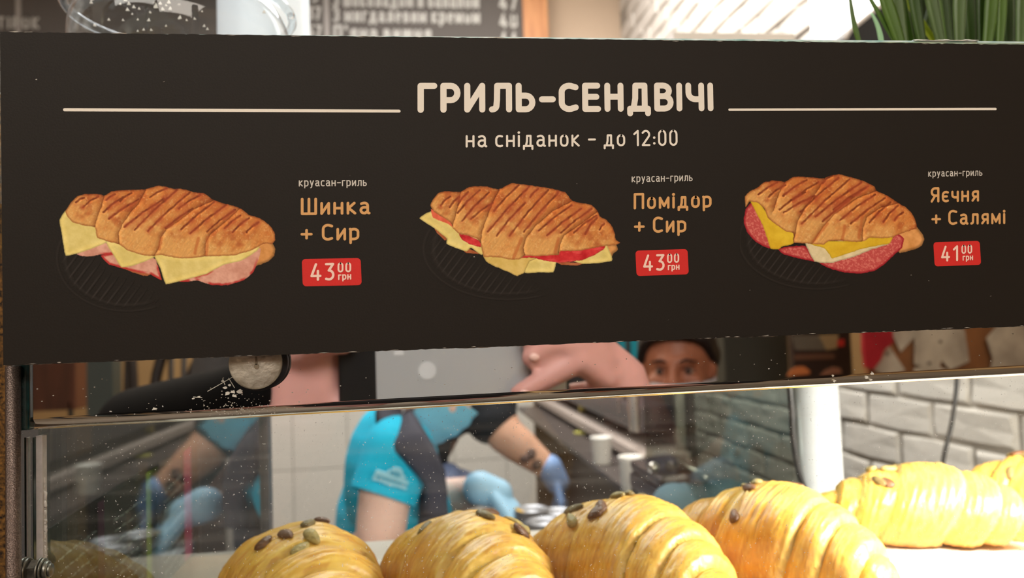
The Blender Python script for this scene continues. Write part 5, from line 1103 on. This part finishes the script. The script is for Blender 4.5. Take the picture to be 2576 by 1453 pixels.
# reflected left hand (image left) and right hand
def vm(x, y, d=.584, dy=0): p = V(x, y, d); p.y += dy; return p
shl = Vector((-.22, -.50, H-.0)); ell = vm(560, 1330, .86); wl = vm(735, 1075, .60, -.015)
chain(mb, [(shl, .055), (ell, .042), (wl, .029)])
# image-left palm: broad heel of the hand, thumb along the lower edge, fingers rising behind the card
for a, b in (((735, 1065), (745, 900)), ((775, 1050), (790, 880)), ((715, 1040), (715, 890)), ((800, 1000), (812, 860))): cone(mb, vm(*a, .584, -.020), .016, vm(*b, .584, -.020), .014)
for k, (pts) in enumerate((((745, 890), (800, 860), (868, 862)), ((735, 850), (800, 820), (872, 824)), ((725, 815), (795, 782), (868, 788)), ((715, 790), (780, 752), (850, 758)))):
    a, b, c_ = [vm(*q, .584, -.006) for q in pts]; chain(mb, [(a, .0105), (b+Vector((0, .012, 0)), .0098), (c_+Vector((0, .008, 0)), .0088)])
a, b, c_ = vm(770, 1050, .584, -.02), vm(845, 1030, .584, -.016), vm(930, 1022, .584, -.016); chain(mb, [(a, .014), (b, .0115), (c_, .009)])
# image-right hand: fingers laid over the back of the phone
wr_ = vm(1650, 1060, .62, -.03); shr = Vector((.18, -.50, H)); elr = vm(1760, 1380, .86); chain(mb, [(shr, .055), (elr, .042), (wr_, .029)])
for a, b in (((1640, 1040), (1535, 960)), ((1620, 1010), (1530, 930)), ((1610, 980), (1520, 900)), ((1600, 950), (1510, 870))): cone(mb, vm(*a, .584, -.022), .015, vm(*b, .584, -.014), .0125)
for pts in (((1530, 955), (1450, 905), (1380, 945), (1305, 985)), ((1520, 912), (1440, 862), (1375, 866), (1330, 898)), ((1510, 880), (1435, 815), (1370, 822), (1325, 846)), ((1500, 850), (1430, 770), (1360, 778), (1320, 800))):
    q = [vm(*pts[0], .584, -.006), vm(*pts[1], .584, .008), vm(*pts[2], .584, .009), vm(*pts[3], .584, .008)]; chain(mb, list(zip(q, (.0108, .0096, .0088, .0076))))
q = [vm(1600, 1020, .584, -.02), vm(1500, 1000, .584, -.018), vm(1400, 1003, .584, -.018)]; chain(mb, list(zip(q, (.0135, .0115, .0095))))
fuse('body', mb, skin_pink, pg, .0038, 2)
# nails on the visible fingers
for (x, y) in ((1312, 986), (1337, 896)):
    MB().ball(vm(x, y, .584, .0150), (.0042, .0015, .003), 12, 8).build('fingernail', mat('fingernail', (236, 196, 186), .25), pg, True)
mb = MB()
for z_, rx, ry in ((-.30, .175, .12), (-.15, .19, .13), (0.0, .205, .12)): mb.ball((-.02, -.52, H+z_-.05), (rx, ry, .15))
mb.ball((-.02, -.52, H-.5), (.18, .14, .18)); cone(mb, shl, .075, shl.lerp(ell, .85), .056); cone(mb, shr, .075, shr.lerp(elr, .85), .056)
fuse('jacket', mb, mat('dark_jacket', (30, 27, 27), .8, bump=.4, bscale=200), pg, .007, 6)
# black rounded cuff beside the left hand
mb = MB(); chain(mb, [(vm(350, 1075, .70), .035), (vm(560, 1020, .62, -.01), .0295), (vm(625, 990, .60, -.01), .0255)]); fuse('cuff', mb, mat('black_cuff', (8, 8, 8), .8, spec=.1), pg, .004, 4)
hair_cap(pg, hcp, Rm3, 1.0, mat('brown_hair', (70, 48, 34), .6)); face_bits(pg, hcp, Rm3)
# second customer, face over the phone
D4 = 1.72
hc4 = V(1706, 938, D4); hc4.z = V(1706, 925, D4).z
cu = empty('person', 'person with short dark hair and pale face mask, reflected in the steel band', 'person', (hc4.x, hc4.y-.05, 0), 'customers before the case')
mb = MB(); tgt = Vector((-.42, .9, -.05)); Rm4 = head_mb(mb, hc4, tgt, (0, 0, 1)); c0 = hc4+Vector((.01, -.05, -.30))
mb.ball(c0, (.19, .11, .16)); mb.ball(c0+Vector((0, 0, -.2)), (.17, .11, .18)); mb.ball(c0+Vector((0, 0, -.4)), (.16, .12, .17)); cone(mb, c0+Vector((0, 0, .08)), .06, hc4+Vector((0, -.02, -.05)), .055)
for s_ in (-1, 1):
    hip = c0+Vector((s_*.09, 0, -.50)); zf = .06; kn = Vector((hip.x, hip.y+.02, (hip.z+zf)/2)); an_ = Vector((hip.x, hip.y, zf+.03)); chain(mb, [(hip, .09), (kn, .058), (an_, .04)]); cone(mb, an_+Vector((0, 0, -.05)), .034, an_+Vector((0, .16, -.055)), .028)
    sh4 = c0+Vector((s_*.185, 0, .06)); el4 = sh4+Vector((s_*.04, -.01, -.27)); wr4 = el4+Vector((0, .06, -.23)); chain(mb, [(sh4, .055), (el4, .042), (wr4, .028)]); hand(mb, wr4, (0, .1, -1), (s_, 0, 0), .3, 1.0, s_)
fuse('body', mb, skin_brown, cu, .0065, 3)
mb = MB(); mb.ball(c0, (.205, .125, .17)); mb.ball(c0+Vector((0, 0, -.2)), (.185, .125, .19)); mb.ball(c0+Vector((0, 0, -.4)), (.175, .135, .18))
for s_ in (-1, 1): sh4 = c0+Vector((s_*.185, 0, .06)); el4 = sh4+Vector((s_*.04, -.01, -.27)); wr4 = el4+Vector((0, .06, -.20)); chain(mb, [(sh4, .068), (el4, .053), (wr4, .04)])
fuse('jacket', mb, mat('dark_jacket', (30, 27, 27), .8), cu, .008, 6)
face_bits(cu, hc4, Rm4); mk = mask_mesh(cu, hc4+Rm4 @ Vector((0, .0, -.018)), Rm4, 1.0, mat('pale_face_mask', (190, 190, 196), .8)); hair_cap(cu, hc4, Rm4, 1.02, mat('near_black_hair', (30, 22, 22), .6, noise=.4, nscale=60), low=-.03, front=.052)
# things along the hall wall, by what the band shows
def vbox(x0, y0, x1, y1, D_, dep, m, nm, parent=None, ch=.003):
    a, b = V(x0, y0, D_), V(x1, y1, D_); return MB().box((a.x, a.y-dep, b.z), (b.x, a.y, a.z), ch).build(nm, m, parent)
def vthing(nm, label, cat, x0, y0, x1, y1, D_, dep, m, part, ch=.004):
    a = V((x0+x1)/2, y1, D_); e = empty(nm, label, cat, a); vbox(x0, y0, x1, y1, D_, dep, m, part, e, ch); return e
# turquoise sign with grey lower half and a thin dark pole
e = vthing('wall_poster', 'turquoise and pale grey panel beside the fingers in the reflection', 'poster', 1500, 700, 1608, 905, 3.4, .02, mat('turquoise_panel', (24, 160, 186), .6), 'turquoise_field'); vbox(1500, 905, 1608, 962, 3.4, .02, mat('pale_blue_panel', (150, 172, 182), .6), 'pale_field', e); vbox(1500, 962, 1608, 1100, 3.4, .02, mat('dark_panel', (40, 44, 56), .6), 'dark_field', e)
po_ = V(1581, 900, 3.2); e = empty('thin_pole', 'thin dark pole in front of the turquoise panel', 'pole', (po_.x, po_.y, 0)); MB().lathe([(.0, 0), (.011, 0), (.011, 2.0), (0, 2.0)], (po_.x, po_.y, 0), seg=16, close=False).build('pole', mat('dark_pole', (26, 34, 40), .4), e, True); MB().lathe([(.0, 0), (.09, 0), (.09, .012), (0, .012)], (po_.x, po_.y, 0), seg=24, close=False).build('base', mat('dark_pole', (26, 34, 40), .4), e, True)
# grey-green column
ca = V(1822, 900, 2.6); cb_ = V(1985, 900, 2.6)
col_ = MB().box((ca.x, ca.y-.25, 0), (cb_.x, ca.y, CZ), .006).build('column', mat('grey_green_column', (62, 62, 54), .7), None); props(col_, 'dark grey-green square column behind the customer', 'column')
# dark stand with coffee cups and pastry pictures
st_ = empty('poster_stand', 'dark brown advertising stand with two pastries pictured on it, in the reflection', 'stand', V(2075, 1000, 2.2))
vbox(1985, 690, 2172, 1400, 2.2, .03, mat('dark_brown_poster', (44, 30, 26), .5), 'stand_panel', st_)
def vpoly(pts, D_, off, m, nm, parent, th_=.002):
    vs = [V(x, y, D_)+Vector((0, off, 0)) for x, y in pts]; return MB().poly(vs, (0, th_, 0)).build(nm, m, parent)
om = mat('pastry_print', (216, 130, 72), .6); om2 = mat('dull_pastry_print', (166, 118, 92), .6)
vpoly([(1978, 945), (1988, 930), (2004, 921), (2022, 921), (2036, 932), (2036, 940), (2000, 944)], 2.2, .001, om, 'pictured_pastry', st_); vpoly([(2060, 945), (2075, 930), (2094, 922), (2112, 925), (2118, 938), (2090, 942)], 2.2, .001, om2, 'pictured_pastry', st_)
vpoly([(1992, 843), (2000, 880), (2078, 880), (2058, 842)], 2.2, .001, mat('grey_picture', (110, 104, 90), .6), 'pictured_table', st_); vpoly([(2058, 842), (2078, 880), (2104, 876), (2108, 840)], 2.2, .001, mat('tan_picture', (168, 146, 104), .6), 'pictured_paper', st_)
vpoly([(2106, 854), (2106, 871), (2122, 870), (2122, 853)], 2.2, .002, mat('red_square', (206, 44, 34), .6), 'red_label', st_); vpoly([(1998, 890), (1998, 906), (2100, 902), (2098, 888)], 2.2, .001, mat('brown_strip', (104, 72, 52), .6), 'pictured_board', st_)
# kraft board pinned with white papers and a red cloth
nbx = empty('notice_board', 'brown board pinned with white paper slips, in the reflection at the right', 'notice board', V(2380, 960, 1.75))
vbox(2168, 640, 3100, 976, 1.75, .02, mat('brown_cork', (158, 104, 58), .8, noise=.25, nscale=8), 'board', nbx); vbox(2160, 962, 3100, 985, 1.745, .03, mat('board_rail', (112, 78, 44), .6), 'rail', nbx)
paper = mat('white_paper_slip', (214, 202, 178), .7, noise=.18, nscale=14, rgb2=(172, 160, 140))
for i, pts in enumerate((((2185, 925), (2215, 875), (2235, 870), (2275, 930), (2240, 950)), ((2238, 835), (2262, 885), (2302, 842), (2300, 760), (2236, 760)), ((2295, 840), (2294, 915), (2355, 935), (2362, 905), (2384, 930), (2432, 908), (2420, 830), (2330, 770)), ((2290, 925), (2295, 944), (2345, 945), (2375, 930), (2340, 915)),
                         ((2470, 850), (2500, 815), (2640, 760), (2760, 800), (2700, 930), (2560, 936), (2478, 938), (2486, 900)), ((2360, 700), (2350, 800), (2430, 810), (2440, 700)))):
    e = empty('paper_slip', ('pale paper slip low beside the red cloth', 'white paper slip hanging point down above the slips', 'large white printed paper in the middle of the brown board', 'small white paper along the rail', 'big creamy paper at the right picture edge', 'white paper hidden behind the card edge')[i], 'paper', V(pts[0][0], pts[0][1], 1.75), 'papers pinned on the brown board')
    vs = [V(x, y, 1.745)+Vector((0, .002+.003*i, 0)) for x, y in pts]; MB().poly(vs, (0, .0015, 0)).build('sheet', paper, e)
    MB().ball(sum(vs, Vector())/len(vs)+Vector((0, .004, .02)), .004, 10, 8).build('pin', mat('steel_pin', (150, 140, 130), .3, metal=1), e, True)
rp = [(2164, 700), (2236, 700), (2238, 830), (2240, 862), (2218, 878), (2208, 905), (2190, 928), (2172, 922), (2166, 880)]
e = empty('red_cloth', 'red cloth hanging at the left end of the brown board', 'cloth', V(2200, 900, 1.7)); MB().poly([V(x, y, 1.71) for x, y in rp], (0, .012, 0)).build('cloth', mat('red_fabric', (176, 22, 34), .8, noise=.3, nscale=10), e)
# left: dark cabinet, stools and chairs against the tan wall
e = vthing('brown_cabinet', 'dark red-brown cabinet at the left end of the reflection', 'cabinet', -500, 700, 190, 1030, 3.0, .4, mat('red_brown_wood', (92, 52, 34), .5, noise=.4, nscale=5, stretch=(6, 1, .5)), 'cabinet_body'); vbox(-500, 700, 40, 1036, 2.98, .01, mat('red_brown_dark', (54, 32, 24), .5), 'door', e); vbox(170, 1010, 180, 1080, 3.0, .02, mat('dark_pole', (26, 34, 40), .4), 'foot', e)
def stool(x0, x1, D_, label, top_py, low_py=1130):
    xc = (x0+x1)/2; b = V(xc, low_py, D_); b.z = 0; e = empty('bar_chair', label, 'chair', b, 'dark bar chairs in the hall'); m_ = mat('dark_wood', (34, 27, 25), .5); zt_ = P(xc, top_py, D_).z; r_ = (x1-x0)/2*D_/F
    MB().box(Vector((b.x-r_, b.y-.19, zt_-.45)), Vector((b.x+r_, b.y+.19, zt_-.41)), .012).build('seat', m_, e)
    for sx in (-1, 1):
        for sy in (-1, 1): MB().tube([Vector((b.x+sx*r_*.8, b.y+sy*.16, zt_-.42)), Vector((b.x+sx*r_*1.05, b.y+sy*.21, .0))], [.018, .012], 10).build('leg', m_, e, True)
    MB().tube([Vector((b.x+r_*math.cos(a), b.y-.17-.05*math.sin(a), zt_-.42+.42*math.sin(a)**.6)) for a in [PI*k/16 for k in range(17)]], .016, 10).build('back_hoop', m_, e, True)
    for k in (-.4, 0, .4): MB().tube([Vector((b.x+r_*k, b.y-.19, zt_-.42)), Vector((b.x+r_*k*1.1, b.y-.22, zt_-.06))], .008, 8).build('spindle', m_, e, True)
stool(190, 280, 2.6, 'dark wooden chair beside the red-brown cabinet', 820); stool(330, 480, 2.2, 'dark wooden chair nearest the black cuff', 830); stool(430, 600, 2.9, 'dark wooden chair set further back by the tan wall', 870)
gcx = V(250, 950, 2.3); o = MB().box((gcx.x-.035, gcx.y-.07, 0), (gcx.x+.035, gcx.y, CZ), .004).build('narrow_column', mat('teal_grey_column', (62, 72, 70), .5), None); props(o, 'narrow teal-grey column between the cabinet and the chairs', 'column')

# ---------------------------------------------------------------- booklets beyond the side glass
def booklet(x0, x1, yt0, yt1, yb, D_, label, stripe, m_s, lines):
    """black menu card standing beyond the side glass, with a coloured spine stripe and handwriting"""
    a, b = P(x0, yt0, D_), P(x1, yt1, D_+.10); e = empty('menu_stand', label, 'menu', Vector(((a.x+b.x)/2, D_+.05, zs-.02)), 'black menu stands left of the case'); zb = zs-.02
    bk = mat('black_menu', (44, 48, 44), .6)
    MB().add([(a.x, a.y, zb), (b.x, b.y, zb), (b.x, b.y, b.z), (a.x, a.y, a.z), (a.x, a.y+.004, zb), (b.x, b.y+.004, zb), (b.x, b.y+.004, b.z), (a.x, a.y+.004, a.z)], [(0, 1, 2, 3), (5, 4, 7, 6), (1, 5, 6, 2), (4, 0, 3, 7), (3, 2, 6, 7), (4, 5, 1, 0)]).build('card', bk, e)
    s0, s1 = stripe; d = b-a; nn_ = Vector((d.y, -d.x, 0)).normalized(); q = lambda u, z_: Vector((a.x+(b.x-a.x)*u, a.y+(b.y-a.y)*u, z_))+nn_*.0012
    ztop_ = lambda u: a.z+(b.z-a.z)*u
    MB().add([q(s0, zb+.002), q(s1, zb+.002), q(s1, ztop_(s1)-.003), q(s0, ztop_(s0)-.003)], [(0, 1, 2, 3)]).build('stripe', m_s, e)
    mb = MB(); rnd = random.Random(int(x0))
    for k in range(lines):
        zz = .02+k*.0075; x_ = .12
        while x_ < s0-.08 if s0 > .5 else x_ < .86:
            l_ = rnd.uniform(.03, .10); u0, u1 = (x_, x_+l_) if s0 > .5 else (s1+.04+x_*.75, s1+.04+(x_+l_)*.75); 
            if u1 < .97: mb.tube([q(u0, ztop_(u0)-zz)+nn_*.0006, q((u0+u1)/2, ztop_(u0)-zz+rnd.uniform(-.001, .001))+nn_*.0006, q(u1, ztop_(u1)-zz)+nn_*.0006], .0004, 4)
            x_ += l_+.03
    mb.build('handwriting', mat('grey_writing', (150, 158, 150), .8), e)['kind'] = 'stuff'
booklet(120, 262, 1330, 1240, 1453, .46, 'black menu stand with a purple stripe, leftmost beyond the side glass', (.82, 1.0), mat('purple_stripe', (132, 66, 108), .6), 10)
booklet(262, 395, 1240, 1160, 1453, .52, 'black menu stand with a lime green stripe, middle one beyond the side glass', (.72, .97), mat('lime_stripe', (140, 166, 40), .6), 14)
booklet(395, 478, 1180, 1110, 1453, .60, 'black menu stand with a pink stripe, nearest the reflected worker', (.72, .97), mat('pink_stripe', (186, 62, 104), .6), 12)
e = MB().box((-1.2, .34, zs-.06), (XS-.012, .70, zs-.021), .004).build('side_counter', mat('oak_counter', (150, 112, 60), .5, noise=.25, nscale=6, stretch=(1, 6, 1)), None); props(e, 'oak counter left of the display case carrying the menu stands', 'counter')
MB().box((-1.19, .36, 0), (XS-.02, .68, zs-.06), .003).build('z', mat('dark_cabinet', (60, 50, 44), .5)); o = [q for q in bpy.data.objects if q.name == 'z'][0]; o.name = 'counter_base'; o.parent = e; o.matrix_parent_inverse = Matrix()

# dark cabinet further left, seen through the side glass
e = empty('dark_cabinet', 'dark grey tall cabinet beyond the menu stands', 'cabinet', (-.70, 1.15, 0))
MB().box((-1.15, 1.0, 0), (-.27, 1.35, H+.05), .004).build('cabinet_body', mat('charcoal_laminate', (66, 64, 66), .5), e)
for k in range(2): MB().box((-1.14+.44*k, .988, .06), (-.71+.44*k, 1.0, H+.04), .003).build('door', mat('charcoal_door', (74, 72, 74), .45), e)
for k in (-.735, -.685): MB().box((k-.006, .970, H-.35), (k+.006, .988, H-.15), .003).build('handle', steel, e)
